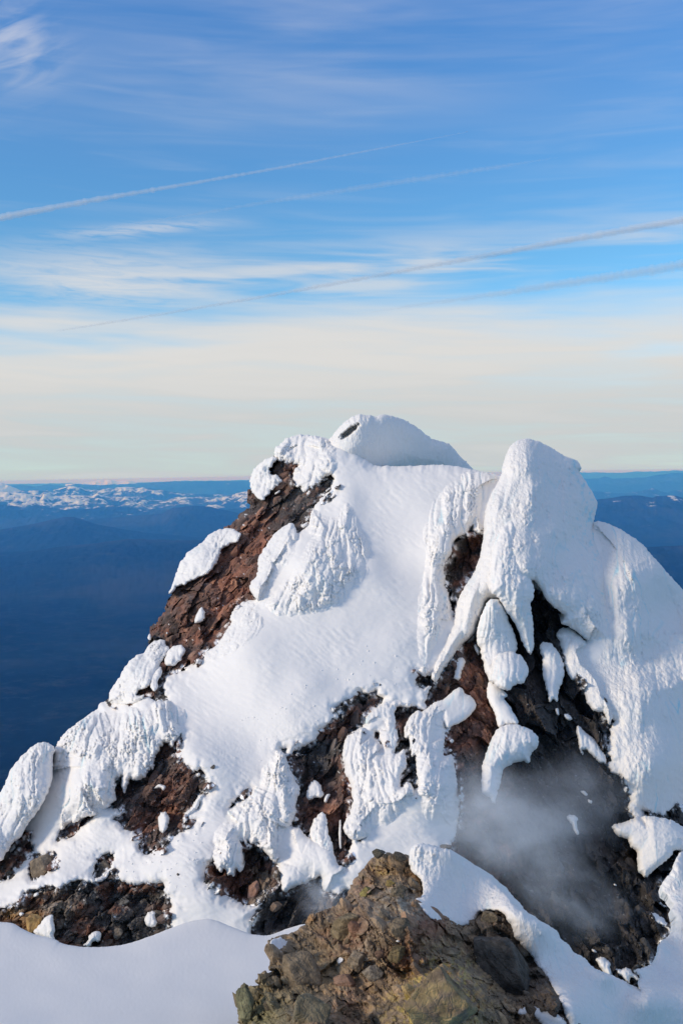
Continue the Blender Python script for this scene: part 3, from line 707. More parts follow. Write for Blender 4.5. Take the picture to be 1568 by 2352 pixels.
rime('bulging pendant of rime just left of the spire tongue tip', P('R2', [(490,1290),(492,1210),(520,1130),(552,1065),(600,1055),(640,1120),(660,1180),(690,1240),(706,1310),(690,1345),(700,1400),(620,1500),(560,1500),(540,1460),(520,1380),(505,1310)]),
     lift=24, H=36, W=42, flute=6, fw=24, kw=10, back=110, base=tower_base)
rime('round knobbly snow ball at the foot of the left pendant', P('R2', [(566,1440),(572,1390),(600,1348),(660,1330),(720,1350),(758,1405),(760,1458),(728,1508),(695,1500),(655,1542),(620,1530),(585,1505),(560,1475)]),
     name='snow_ball', lift=62, H=46, W=40, flute=4.5, fw=16, kw=9, jag=2, back=90, base=tower_base)
rime('narrow pendant of rime standing alone in the dark chasm', P('R5', [(735,258),(760,236),(800,240),(845,280),(875,335),(886,395),(872,465),(850,525),(848,585),(822,560),(800,592),(790,535),(770,460),(757,410),(765,335)]),
     lift=22, H=30, W=28, flute=4.5, fw=18, kw=9, back=80)
rime('broad shoulder of rime overhanging the right edge of the dark chasm', P('R5', [(838,195),(866,152),(930,160),(1000,222),(1060,320),(1150,420),(1190,560),(1170,660),(1150,700),(1140,720),(1115,640),(1060,642),(1010,582),(995,500),(962,455),(930,462),(900,412),(880,332),(862,245)]),
     lift=8, H=34, W=44, flute=4, fw=30, kw=12, back=120, mat=M_WIND)
rime('slim snow neck between the round ball and the beaked overhang', P('R5', [(450,455),(505,470),(535,515),(565,545),(535,560),(570,600),(625,690),(618,712),(560,708),(505,735),(490,650),(462,600),(438,540)]), lift=14, H=18, W=18, flute=2, back=60, jag=1.5, mat=M_SNOW)
rime('beaked snow overhang with a hanging curl, above the steam', P('R5', [(505,730),(560,706),(640,716),(718,758),(744,800),(730,850),(690,880),(692,938),(640,918),(590,938),(555,950),(530,980),(515,1060),(498,1110),(490,1166),(470,1150),(460,1130),(430,1122),(406,1080),(410,960),(432,880),(470,785)]),
     lift=30, H=42, W=40, flute=6, fw=26, kw=14, back=120, apex=(1190, 1500))
# curtains
rime('pale rime curtain hung from the saddle, left of the tall spire', P('R2', [(235,560),(262,500),(330,440),(420,396),(530,396),(605,418),(575,500),(540,600),(535,725),(480,716),(465,672),(430,728),(400,735),(370,750),(365,820),(330,860),(318,900),(328,960),(322,990),(345,1040),(360,1130),(365,1195),(320,1270),(262,1400),(245,1455),(190,1452),(165,1350),(155,1250),(165,1100),(165,1000),(195,900),(205,800),(185,720),(210,620)]),
     name='rime_curtain', cat='rime curtain', H=20, W=22, H2=22, W2=70, flute=13, fw=22, kw=10, apex=(1080, 500), ice=.6)
rime('big fluted rime lump in the middle of the upper slope', P('R1', [(985,780),(1005,650),(1060,655),(1130,672),(1175,600),(1215,580),(1260,620),(1300,720),(1350,820),(1365,900),(1345,985),(1385,960),(1330,1080),(1270,1140),(1180,1222),(1080,1262),(910,1292),(780,1285),(700,1200),(760,1120),(880,990),(940,880),(965,820)]),
     H=16, W=18, H2=34, W2=75, flute=16, fw=27, kw=11, apex=(790, 1000), ice=.25)
rime('oval rime lump hanging over the dark red face, left of the big fluted lump', P('R1', [(870,727),(902,735),(922,775),(942,850),(932,920),(885,985),(810,1080),(760,1145),(702,1182),(676,1155),(650,1118),(648,1080),(685,1038),(697,1000),(692,940),(740,860),(800,782)]),
     lift=10, H=26, W=28, H2=8, W2=50, flute=9, fw=22, kw=10, apex=(760, 1050), ice=.2)
rime('rime fringe along the lower rim of the dark red face', P('R1', [(540,1285),(562,1222),(620,1185),(700,1185),(780,1300),(700,1420),(600,1500),(500,1540),(400,1560),(330,1545),(385,1505),(365,1488),(405,1462),(445,1450),(475,1418),(510,1355),(552,1302)]), H=12, W=18, flute=8, fw=24, kw=10, apex=(680, 1200), ice=.1)
rime('knobbly snow cap along the top left of the peak', P('R1', [(788,345),(795,305),(855,240),(930,221),(1050,232),(1130,285),(1210,390),(1190,440),(1130,452),(1100,455),(1060,482),(1010,522),(968,558),(952,522),(910,522),(893,480),(912,440),(900,432),(945,402),(915,380),(880,385),(850,370),(820,375)]),
     lift=2, H=16, W=18, flute=13, fw=34, kw=16, jag=4, wl=16, apex=(800, 700), back=120, ice=.1)
rime('lumpy rime knob on the skyline above the dark red face', P('R1', [(648,500),(658,440),(720,372),(790,350),(815,356),(785,392),(758,420),(770,450),(812,455),(842,485),(800,522),(768,550),(748,580),(720,607),(690,580),(662,555)]),
     lift=12, H=26, W=24, flute=10, fw=26, kw=14, jag=3, apex=(640, 950), back=120, ice=.1)
rime('long arched rime roll on the left skyline ridge', P('R1', [(188,1138),(213,1062),(248,962),(290,900),(370,850),(420,790),(482,764),(560,759),(578,780),(602,790),(590,832),(540,852),(485,880),(470,945),(420,1015),(355,1045),(310,1062),(270,1092),(235,1090),(208,1130)]),
     lift=14, H=30, W=30, flute=9, fw=30, kw=13, jag=2.4, apex=(620, 1000), back=120, ice=.1)
rime('tilted rime mound on the left skyline below the red face', P('R3', [(625,415),(630,362),(688,285),(700,252),(740,192),(790,150),(822,150),(858,92),(882,70),(948,64),(950,100),(980,108),(930,192),(885,292),(852,345),(800,352),(775,392),(845,385),(790,432),(640,442)]),
     lift=10, H=26, W=28, flute=11, fw=32, kw=12, apex=(420, 1380), back=110, ice=.15)
rime('small round rime tuft beside the tilted skyline mound', P('R3', [(944,200),(955,140),(1000,100),(1038,94),(1067,120),(1062,152),(1035,182),(1000,218),(955,218)]), name='rime_tuft', lift=16, H=22, W=20, flute=6, fw=18, kw=10, back=60, ice=0)
rime('little hanging rime tuft under the small round one', P('R3', [(862,335),(866,282),(900,232),(926,215),(932,262),(908,300),(906,345),(884,368)]), name='rime_tuft', lift=14, H=16, W=14, flute=6, fw=16, kw=9, back=50, ice=0)
rime('tiny rime tuft on the skyline above the tilted mound', P('R3', [(848,60),(852,38),(862,28),(870,50),(866,72)]), name='rime_tuft', lift=12, H=10, W=8, flute=3, back=40, ice=0, jag=1)
rime('wide fluted rime curtain with icicle fringe along the left shoulder', P('R3', [(300,760),(312,700),(345,640),(390,585),(480,520),(600,470),(790,450),(930,415),(1060,425),(1120,480),(1100,545),(1055,590),(1036,612),(1022,640),(1002,655),(992,692),(975,662),(945,652),(925,700),(905,712),(890,750),(884,842),(868,800),(832,862),(782,886),(748,858),(728,920),(710,958),(700,890),(703,842),(668,862),(660,920),(672,992),(600,1042),(545,1080),(480,1086),(420,1122),(405,1082),(375,1120),(362,1160),(335,1130),(315,1090),(290,1000),(305,900)]),
     name='rime_curtain', cat='rime curtain', H=22, W=20, H2=40, W2=90, flute=19, fw=33, kw=11, jag=4, wl=12, apex=(330, 1250), ice=.75, lift=4)
rime('rounded rime hummock at the far left edge, below the wide curtain', P('R3', [(-140,1200),(-60,1050),(-15,980),(28,900),(60,812),(120,740),(180,682),(240,650),(290,662),(322,692),(305,745),(305,850),(288,930),(230,1040),(165,1120),(125,1200),(80,1230),(40,1290),(10,1340),(-140,1400)]),
     name='rime_hummock', lift=22, H=40, W=44, H2=20, W2=90, flute=10, fw=30, kw=10, apex=(110, 1500), back=150, ice=.5, base=lambda U, V: main_depth(U, V) - 1.0)
rime('dripping rime hood with a toothed lower fringe, centre of the slope', P('R4', [(410,600),(440,562),(500,541),(535,560),(562,640),(612,740),(628,780),(600,850),(606,905),(575,965),(552,1020),(512,1150),(482,1195),(440,1150),(408,1112),(396,1120),(388,1075),(340,1090),(322,1055),(320,1110),(305,1070),(285,1050),(296,1110),(302,1220),(280,1255),(255,1215),(246,1292),(228,1255),(205,1262),(190,1225),(165,1255),(140,1205),(118,1145),(105,1050),(130,980),(220,895),(350,795),(372,700),(388,625)]),
     lift=6, H=24, W=22, H2=30, W2=70, flute=14, fw=26, kw=10, jag=3, wl=10, apex=(660, 1480), ice=.35)
rime('snow hump with a scalloped lower lip, under the toothed hood', P('R4', [(555,1000),(580,985),(622,985),(650,1030),(700,1060),(770,1080),(820,1130),(840,1200),(900,1215),(880,1290),(800,1370),(755,1350),(748,1262),(700,1290),(680,1270),(640,1310),(580,1335),(540,1362),(520,1352),(512,1300),(498,1245),(510,1170),(535,1080)]), name='snow_hump', H=16, W=20, H2=16, W2=60, flute=2.5, fw=40, kw=14, jag=1.6, back=60, mat=M_SNOW, ice=0)
rime('rough ash-speckled snow column leaning on the brown rock blade', P('R4', [(685,990),(700,950),(742,898),(758,896),(778,935),(782,995),(802,1060),(822,1140),(830,1190),(780,1170),(700,1080),(680,1040)]), name='snow_column', lift=6, H=16, W=18, flute=7, fw=20, kw=10, jag=3, back=50)
rime('fan-shaped fluted rime curtain in the centre right', P('R4', [(862,600),(875,500),(905,450),(990,405),(1030,450),(1080,505),(1130,548),(1180,568),(1226,530),(1240,640),(1198,690),(1200,768),(1246,716),(1290,780),(1260,900),(1150,1000),(1060,1010),(1000,1052),(960,1062),(920,1065),(882,1022),(868,980),(918,880),(922,800),(906,712),(884,690),(880,622)]),
     name='rime_curtain', cat='rime curtain', H=22, W=22, H2=20, W2=70, flute=11, fw=25, kw=13, apex=(840, 1450), ice=.1)
rime('forked rime finger above the fan-shaped curtain', P('R4', [(1000,400),(1000,350),(1080,290),(1150,245),(1200,248),(1275,262),(1262,298),(1210,292),(1172,300),(1168,380),(1182,440),(1192,480),(1178,520),(1155,556),(1120,540),(1090,500),(1078,450),(1090,390),(1060,400)]), H=16, W=18, flute=6, fw=22, kw=10, lift=4, back=60)
rime('cluster of rime fingers running down to the steam', P('R4', [(1220,475),(1226,395),(1270,330),(1305,312),(1330,322),(1395,270),(1450,270),(1440,350),(1452,400),(1432,450),(1455,480),(1440,580),(1500,565),(1512,640),(1528,720),(1532,900),(1500,1000),(1400,1010),(1300,940),(1288,780),(1305,742),(1290,640),(1288,565),(1262,592),(1255,480)]),
     H=22, W=22, H2=16, W2=60, flute=11, fw=24, kw=11, apex=(1050, 1400), ice=.1)
rime('smooth snow wing spread over the brown rock at the chasm head', P('R5', [(60,690),(92,645),(135,598),(150,580),(195,568),(262,505),(290,493),(322,540),(352,545),(388,602),(350,655),(310,692),(240,718),(222,740),(185,690),(170,720),(160,760),(100,760)]), name='snow_wing', lift=6, H=20, W=20, flute=1.5, fw=40, back=60, mat=M_SNOW, jag=1.4)
# right side block
rime('hard-edged snow block jutting over the right end of the chasm', P('R8', [(1150,425),(1200,415),(1270,395),(1300,378),(1380,372),(1500,395),(1570,438),(1750,500),(1750,640),(1568,575),(1520,568),(1500,602),(1442,652),(1400,682),(1352,732),(1308,700),(1302,640),(1300,570),(1258,552),(1250,502),(1192,495),(1168,462)]),
     name='snow_block', cat='snow block', lift=34, H=22, W=16, H2=12, W2=60, flute=2.2, fw=40, kw=12, jag=2, back=140,
     extra=lambda U, V: -.55 * np.maximum(0, (1497 + (V - 1880) * .12) - U) * 1.0)

# scraps of snow lying on the bare rock
SCRAPS = [('R1', [(372,1205),(392,1230),(396,1260),(375,1300),(340,1308),(332,1285),(350,1240)], 'ragged snow scrap in the lower part of the dark red face'),
 ('R1', [(790,560),(820,540),(830,545),(800,570)], 'thin snow sliver high on the dark red face'),
 ('R1', [(1080,545),(1110,525),(1112,535),(1090,552)], 'thin snow sliver near the right corner of the dark red face'),
 ('R1', [(940,745),(985,720),(980,745),(955,760)], 'snow crumbs just above the oval lump'),
 ('R1', [(968,715),(985,690),(992,700),(975,722)], 'small snow crumb above the other crumbs by the oval lump'),
 ('R1', [(165,1365),(182,1350),(180,1370)], 'tiny snow fleck at the left end of the red face'),
 ('R3', [(870,930),(912,890),(958,908),(940,938),(920,915)], 'flat snow scrap on top of the red knoll'),
 ('R3', [(908,1100),(925,1060),(955,1050),(975,1100),(965,1150),(935,1190),(912,1150)], 'long ragged snow scrap low on the red knoll'),
 ('R3', [(1125,840),(1145,828),(1152,845),(1135,857)], 'small snow dot at the upper right of the red knoll'),
 ('R4', [(662,790),(680,735),(710,710),(745,745),(762,790),(750,820),(720,815),(680,832),(660,815)], 'snow rosette stuck in the dark central cleft'),
 ('R4', [(760,840),(770,800),(800,792),(792,815),(775,850)], 'snow hook at the top of the brown rock blade'),
 ('R4', [(845,1000),(855,920),(862,960),(862,1120),(852,1125)], 'thin white snow strip down the brown rock blade'),
 ('R4', [(580,950),(600,920),(622,948),(590,956)], 'small snow pad beside the toothed hood'),
 ('R5', [(250,450),(268,380),(255,350),(300,312),(325,355),(300,390),(285,462)], 'snow tag hanging on the red rock at the chasm head'),
 ('R5', [(365,258),(380,245),(400,285),(395,320),(375,290)], 'small snow tag left of the bulging pendant'),
 ('R5', [(222,800),(240,790),(256,805),(238,822)], 'little snow pad left of the steam'),
 ('R5', [(220,860),(232,848),(244,860),(230,872)], 'tiny snow pad below the little one left of the steam'),
 ('R5', [(975,1092),(1000,1088),(1024,1115),(1005,1122)], 'upper of two small snow flecks in the chasm'),
 ('R5', [(1018,1138),(1048,1150),(1042,1168),(1022,1160)], 'lower of two small snow flecks in the chasm'),
 ('R5', [(892,1240),(920,1226),(960,1238),(958,1290),(972,1340),(955,1346),(935,1300),(915,1270)], 'comma-shaped snow patch in the middle of the chasm'),
 ('R5', [(950,730),(965,712),(1010,760),(1080,810),(1130,910),(1125,942),(1085,930),(1050,890),(1010,860),(985,850),(998,892),(975,870)], 'long snow streamer slanting down the right of the chasm'),
 ('R5', [(1078,760),(1085,742),(1102,800),(1098,822),(1082,820)], 'narrow snow strip right of the long streamer'),
 ('R5', [(880,650),(910,648),(935,680),(912,690),(890,675)], 'snow fleck under the lone pendant'),
 ('R5', [(830,620),(850,612),(858,655),(845,660)], 'snow crumb just below the lone pendant tip'),
 ('R5', [(660,590),(682,590),(686,602),(668,600)], 'small snow fleck right of the round snow ball'),
 ('R5', [(1075,622),(1098,625),(1090,640)], 'tiny snow fleck at the chasm rim'),
 ('R8', [(1160,758),(1180,762),(1190,782),(1175,775)], 'small curved snow fleck low in the chasm'),
 ('R8', [(1038,1135),(1062,1140),(1075,1158),(1050,1155)], 'snow fleck near the bottom of the chasm'),
 ('R8', [(1380,835),(1410,842),(1465,890),(1478,905),(1450,895)], 'curved snow sliver at the right foot of the chasm'),
 ('R8', [(1350,930),(1400,925),(1440,950),(1480,985),(1510,1040),(1495,1050),(1470,1020),(1410,990)], 'snow shelf along the lower right rim of the chasm'),
 ('R8', [(1060,1190),(1100,1180),(1150,1210),(1155,1240),(1165,1290),(1140,1300),(1110,1270),(1085,1240)], 'snow tuft at the chasm bottom, left of the small pool of rock'),
 ('R8', [(1150,1240),(1200,1255),(1250,1240),(1320,1305),(1312,1318),(1262,1295),(1262,1340),(1240,1320),(1200,1285)], 'ragged snow rim at the very bottom of the chasm'),
 ('R6', [(238,655),(250,628),(275,622),(282,640),(262,655)], 'small snow dab on the upper left of the bottom left rocks'),
 ('R6', [(138,775),(152,764),(178,775),(165,792),(145,795)], 'small snow dab at the left end of the bottom left rocks'),
 ('R6', [(232,910),(290,850),(330,795),(388,778),(385,840),(398,880),(392,950),(400,975),(330,960)], 'pointed snow pile rising from the lower drift'),
 ('R6', [(1038,820),(1055,775),(1100,750),(1120,770),(1118,800),(1138,850),(1110,872),(1050,865)], 'thick snow cushion on the right of the bottom left rocks'),
 ('R6', [(590,1015),(640,960),(638,935),(670,905),(722,900),(728,930),(715,980),(670,975),(650,1012)], 'snow-capped mound at the foot of the bottom left rocks'),
 ('R6', [(565,608),(578,582),(585,590),(575,605)], 'tiny snow fleck high on the bottom left rocks'),
 ('R6', [(1172,605),(1200,575),(1235,610),(1222,655),(1195,640)], 'ragged snow patch at the top right of the bottom left rocks'),
 ('R3', [(1140,960),(1185,950),(1150,1000),(1135,1040),(1060,1110),(1062,1060),(1100,1030)], 'snow lobe on the right edge of the red knoll'),
]
for i, (r, pts, lab) in enumerate(SCRAPS):
    a = np.array(P(r, pts)); sz = min(np.ptp(a[:, 0]), np.ptp(a[:, 1]))
    big = sz > 22
    deep = 8 if r in ('R5', 'R8') else 2
    pillow('snow_patch', lab, 'snow patch', [tuple(q) for q in a], lift=2 - deep * .3, sink=10, H=10 if big else 6, W=10 if big else 5, flute=3 if big else 1, fw=16, kw=8, jag=2.2 if big else .8, wl=8, back=40, step=1.7, mat=M_RIME, ice=0)
# ------------------------------------------------------------------ the near ground
FG = np.array([(1000,1890,13.2),(1120,1990,13.4),(800,1960,13.2),(930,1890,13.2),(700,2090,12.2),(560,2250,10.8),(500,2352,10.4),(900,2180,10.8),(1000,2352,9.2),(1200,2130,12.2),
    (1300,2330,10.6),(1400,2230,12.2),(1480,2300,12.2),(1568,2352,12.8),(1550,2150,15.2),(1535,2000,16.0),(1600,1940,17),(1700,2000,17),(1450,2230,13.0),(1330,2190,12.6),(700,2450,9),(1300,2480,9),(1750,2450,15),(1500,2220,14)], float)
def fg_depth(U, V):
    num = 0; den = 0
    for cu, cv, d in FG:
        w = 1.0 / ((U - cu) ** 2 + (V - cv) ** 2 + 40.0 ** 2) ** 1.7
        num = num + w * d; den = den + w
    return num / den * S
OUTCROP = P('R7', [(150,1700),(142,1560),(138,1400),(150,1350),(158,1300),(188,1273),(225,1300),(290,1290),(268,1262),(290,1200),(330,1186),(382,1200),(358,1160),(375,1118),(333,1030),(368,952),(440,935),(560,902),(622,850),(642,790),(720,760),(800,740),(880,692),(925,652),(950,560),(1000,500),(1040,450),(1085,395),(1100,370),(1170,345),(1230,345),(1300,345),(1372,358),(1400,440),(1500,600),(1568,700)]) + \
    P('R8', [(200,700),(500,900),(600,1000),(750,1180),(900,1400),(960,1560),(980,1850),(-400,1850)])
def outcrop_relief(U, V, seed=700):
    h, f1, f2, f3 = rock_relief(U, V, 58, seed, 1.2, 15, 11, 4.5, 3.5)
    f4, e4 = facet(U / 7.0, V / 6.0, seed + 44, .8)
    rough = ss(fbm(U / 60, V / 60, seed + 50, 2), -.25, .3)
    smooth_zone = bump_at(U, V, 720, 2230, 75)           # the big plain slab on the left
    return h * (1 - .45 * smooth_zone) + (f4 * 1.6 + fbm(U / 5, V / 5, seed + 51, 2) * 1.1) * (.2 + .9 * rough) * (1 - .7 * smooth_zone), f1, f2, f3
def outcrop_h(U, V, sd):
    h, f1, f2, f3 = outcrop_relief(U, V)
    ledge = 26 * ss(fbm(U / 95, V / 60, 733, 2), -.1, .12) + 20 * bump_at(U, V, 720, 2230, 90)
    pile = -34 * bump_at(U, V, 640, 2240, 26)            # gap between the slab and the pile at its left
    return h + ledge + pile - 60 * (1 - prof(sd / 60.0)), f1, f2, f3
def build_outcrop():
    poly = refine(OUTCROP, seg=3.5, jag=3.0, wl=9, seed=801)
    g = Grid(480, 1400, 1930, 2440, 1.9); U, V = g.U, g.V
    sd, nu, nv = g.sd(poly, 64)
    h, f1, f2, f3 = outcrop_h(U, V, sd)
    m = sd > 0
    quads, used = grid_faces(m)
    uu = np.where(m, U, nu)[used]; vv = np.where(m, V, nv)[used]
    hh = np.where(m, h, np.clip(h, -75, -40))[used]
    x, y, z = unproj(uu, vv, fg_depth(uu, vv) * (1 - hh / F))
    n1_ = fbm(U / 80, V / 60, 811, 4); n2_ = fbm(U / 24, V / 20, 812, 4, .6); n3_ = fbm(U / 7, V / 7, 813, 3, .6)
    sh = lambda c: np.broadcast_to(np.array(c), U.shape + (3,))
    col = mixc(sh([.105, .090, .070]), sh([.19, .155, .115]), ss(n2_ + .5 * f2, -.35, .35))
    col = mixc(col, sh([.055, .050, .047]), ss(-n1_ + .5 * n3_, .12, .5) * .8)
    col = mixc(col, PINK, .75 * bump_at(U, V, 790, 2290, 60) * ss(n2_, -.3, .3) + .7 * bump_at(U, V, 835, 2020, 40) * ss(n2_, -.3, .3))
    col = mixc(col, sh([.13, .062, .040]), .85 * (bump_at(U, V, 790, 2150, 55) * ss(n1_ + n3_ * .4, -.2, .2) + bump_at(U, V, 930, 2200, 40) + bump_at(U, V, 985, 2125, 45)))
    col = mixc(col, sh([.150, .135, .085]), bump_at(U, V, 720, 2240, 80) * ss(n2_, -.6, .2) * .8)
    col = mixc(col, sh([.130, .140, .085]), bump_at(U, V, 590, 2330, 70) * .85)
    col = mixc(col, MGREY * 1.25, (bump_at(U, V, 900, 2080, 50) + bump_at(U, V, 840, 2200, 38) + .6 * bump_at(U, V, 960, 2075, 40)) * ss(n3_ + n2_, -.2, .4))
    yz = bump_at(U, V, 990, 2330, 110) + .8 * bump_at(U, V, 1020, 2270, 60) + .5 * bump_at(U, V, 870, 2000, 30)
    col = mixc(col, OLIVE * 1.15, yz * ss(n2_ + .6 * n3_, -.12, .42) * .9)
    col = mixc(col, sh([.24, .19, .10]), yz * ss(-n2_ + .5 * n3_, .05, .5) * .6)
    col = mixc(col, OCHRE * .8, (.7 * bump_at(U, V, 945, 1995, 32) + .6 * bump_at(U, V, 1100, 2290, 40) + .7 * bump_at(U, V, 712, 2108, 14)) * ss(n2_, -.3, .4))
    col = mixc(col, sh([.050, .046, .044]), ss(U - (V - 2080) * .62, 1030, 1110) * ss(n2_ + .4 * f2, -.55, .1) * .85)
    col = mixc(col, sh([.20, .16, .12]), bump_at(U, V, 1120, 2130, 26) * .7)
    SHEET['fcol'] = (g, col * np.array([1.78, 1.53, 1.30]))
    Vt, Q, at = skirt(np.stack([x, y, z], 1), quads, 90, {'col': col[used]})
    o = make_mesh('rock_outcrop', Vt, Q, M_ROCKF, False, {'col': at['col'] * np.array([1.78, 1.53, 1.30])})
    tag(o, 'big brown and olive rock outcrop in the foreground, bottom centre', 'rock outcrop')
build_outcrop()

# drifts
def drift_depth(U, V): return (19.2 - (V - 2090) / 262.0 * 7.0 + 1.2 * ss(V, 2060, 2110) * 0) * S
pillow('foreground_drift', None, None, P('D', [(-360,2110),(-60,2112),(0,2118),(32,2120),(52,2134),(77,2145),(128,2157),(140,2166),(175,2174),(225,2176),(290,2170),(352,2148),(416,2122),(450,2113),(480,2110),(505,2117),(550,2136),(576,2146),(614,2150),(660,2136),(700,2120),(760,2130),(760,2460),(-360,2460)]),
       base=drift_depth, H=20, W=44, sink=20, flute=0, jag=.8, wl=40, back=100, kind='structure', mat=M_SNOW, ice=0, extra=lambda U, V: fbm(U / 210, V / 90, 61, 2) * 14)
STRIP = P('R8', [(0,690),(5,550),(40,531),(95,532),(150,548),(250,572),(300,620),(400,672),(430,705),(480,742),(510,790),(575,845),(585,875),(620,905),(700,955),(800,1012),(822,1070),(880,1110),(900,1150),(980,1190),(1020,1245),(1100,1280),(1190,1312),(1330,1392),(1310,1350),(1322,1302),(1290,1262),(1390,1235),(1430,1160),(1432,1100),(1512,1045),(1520,970),(1500,928),(1515,880),(1442,800),(1440,760),(1482,720),(1520,650),(1540,590),(1600,560),(1900,560),(1900,1850),(960,1850),
     (905,1568),(872,1460),(832,1380),(800,1320),(760,1270),(720,1225),(700,1180),(640,1115),(600,1065),(585,1010),(555,970),(545,935),(500,915),(450,912),(385,930),(368,968),(345,1000),(265,1010),(210,985),(150,980),(95,940),(60,900),(28,858),(72,830),(80,790),(62,735),(40,712)])
def strip_extra(U, V):
    lower = ss((U - 960) * .45 - (V - 2080), -20, 25)     # the tongue above, the apron below
    return 10 * lower * bump_at(U, V, 1010, 1990, 100) + fbm(U / 120, V / 80, 62, 3) * 7
pillow('snow_ridge', 'long shaded snow ridge running from the outcrop top down to the lower right corner', 'snow ridge', STRIP, base=fg_depth, H=22, W=26, sink=4, lift=12, flute=2.2, fw=34, kw=12, jag=2.6, wl=12, back=110, mat=M_WIND, ice=.3, extra=strip_extra, apex=(1000, 1200))
pillow('snow_cornice', 'fluted side of the snow ridge draped over the top of the outcrop', 'snow cornice', P('R8', [(-10,640),(3,560),(40,531),(100,534),(170,560),(210,640),(215,740),(180,820),(140,850),(110,852),(85,845),(78,790),(62,735),(30,700)]), base=fg_depth, lift=24, H=20, W=22, flute=7, fw=22, kw=11, jag=1.6, back=60, ice=.3, apex=(1000, 1700))
pillow('snow_patch', 'low snow pad at the bottom edge, right of the yellow rock', 'snow patch', P('R8', [(615,1510),(625,1480),(660,1470),(720,1465),(770,1475),(830,1505),(880,1530),(905,1560),(900,1640),(800,1640),(730,1530),(660,1525)]), base=fg_depth, lift=16, H=14, W=14, flute=1, back=60, mat=M_SNOW, ice=0)
pillow('snow_patch', 'ashy snow patch on the upper left shoulder of the outcrop', 'snow patch', P('R7', [(362,985),(400,945),(450,950),(500,985),(520,1020),(490,1060),(430,1075),(405,1105),(420,1060),(385,1050)]), base=fg_depth, lift=-2, sink=6, H=6, W=8, flute=4, fw=14, kw=7, back=30, jag=3, step=1.7, ice=0)
pillow('snow_patch', 'small round snow clump in the middle of the outcrop', 'snow patch', P('R7', [(845,1095),(870,1080),(900,1100),(888,1125),(865,1142),(850,1120)]), base=fg_depth, lift=20, H=6, W=6, flute=2, back=30, jag=1, step=1.5, ice=0)
pillow('snow_patch', 'tiny snow dash under the grey boulder on the outcrop', 'snow patch', P('R7', [(1268,972),(1290,962),(1310,972),(1290,985)]), base=fg_depth, lift=24, H=5, W=5, flute=1, back=30, jag=.6, step=1.5, ice=0)
pillow('snow_patch', 'thin snow line in a crack of the big slab', 'snow patch', P('R7', [(612,1190),(622,1190),(640,1250),(632,1252)]), base=fg_depth, lift=34, H=4, W=4, flute=1, back=30, jag=.6, step=1.3, ice=0)

# ------------------------------------------------------------------ boulders
import bmesh
def ico(sub):
    bm = bmesh.new(); bmesh.ops.create_icosphere(bm, subdivisions=sub, radius=1.0)
    V = np.array([v.co[:] for v in bm.verts]); T = np.array([[v.index for v in f.verts] for f in bm.faces]); bm.free()
    return V / np.linalg.norm(V, axis=1)[:, None], T
ICO4 = ico(5); ICO1 = ico(2)
def polytope(dirs, rng, planes=13, soft=26.0, lo=.62):
    n = rng.normal(size=(planes, 3)); n /= np.linalg.norm(n, axis=1)[:, None]
    cube = np.array([(1, .2, .1), (-1, .1, -.2), (.1, 1, .2), (-.2, -1, .1), (.1, -.2, 1), (-.1, .2, -1)], float) @ np.linalg.qr(rng.normal(size=(3, 3)))[0]
    n = np.vstack([n, cube / np.linalg.norm(cube, axis=1)[:, None]])
    hgt = np.concatenate([rng.uniform(lo, 1.0, planes), rng.uniform(.75, 1.0, 6)])
    q = np.clip(dirs @ n.T, .02, None) / hgt[None]
    return 1.0 / (np.sum(q ** soft, 1) ** (1.0 / soft))
def boulder(label, u, v, rx, ry, base, color, seed, tone2=None, lift=6, rot=0.0, depth=.8, tex=1.0, cat='boulder', group='loose boulders', mat=None):
    rng = np.random.default_rng(seed)
    d, T = ICO4
    r = polytope(d, rng)
    n_ = fbm(d[:, 0] * 2.2 + seed, d[:, 1] * 2.2 + d[:, 2] * 1.7, seed, 4, .6)
    n2_ = fbm(d[:, 0] * 9 + d[:, 2] * 5, d[:, 1] * 9 - d[:, 2] * 7, seed + 3, 3, .6)
    f_, e_ = facet(d[:, 0] * 3.2 + d[:, 2] * 2, d[:, 1] * 3.2 - d[:, 2] * 2, seed + 5)
    r = r * (1 + .05 * n_ * tex + .020 * n2_ * tex + .035 * f_ * tex)
    p = d * r[:, None]; p = p / np.abs(p[:, [0, 2]]).max()
    D = float(base(np.array([float(u)]), np.array([float(v)]))[0]) * (1 - lift / F)
    k = D / F
    c, s = math.cos(rot), math.sin(rot)
    a = p[:, 0] * rx; b = p[:, 2] * ry
    q = np.stack([(a * c - b * s) * k, p[:, 1] * (rx + ry) * .5 * depth * k, (a * s + b * c) * k], 1)
    col = mixc(np.broadcast_to(np.array(color), q.shape), np.array(tone2 if tone2 is not None else np.array(color) * .55), ss(n_ + .5 * n2_, -.25, .35))
    o = make_mesh('boulder', q, T, mat or M_ROCKF, False, {'col': col * np.array([1.5, 1.33, 1.16])})
    o.location = unproj(float(u), float(v), D)
    tag(o, label, cat, group)
    return o
def at7(x, y): return 501.8 + .32 * x, 1850.2 + .32 * y
def at8(x, y): return 940.8 + .4 * x, 1724.8 + .4 * y
def at6(x, y): return .32 * x, 1850.2 + .32 * y
def at3(x, y): return .4 * x, 1442.6 + .4 * y
def at4(x, y): return 439 + .4 * x, 1505.3 + .4 * y
BG = 'boulders on the foreground outcrop'
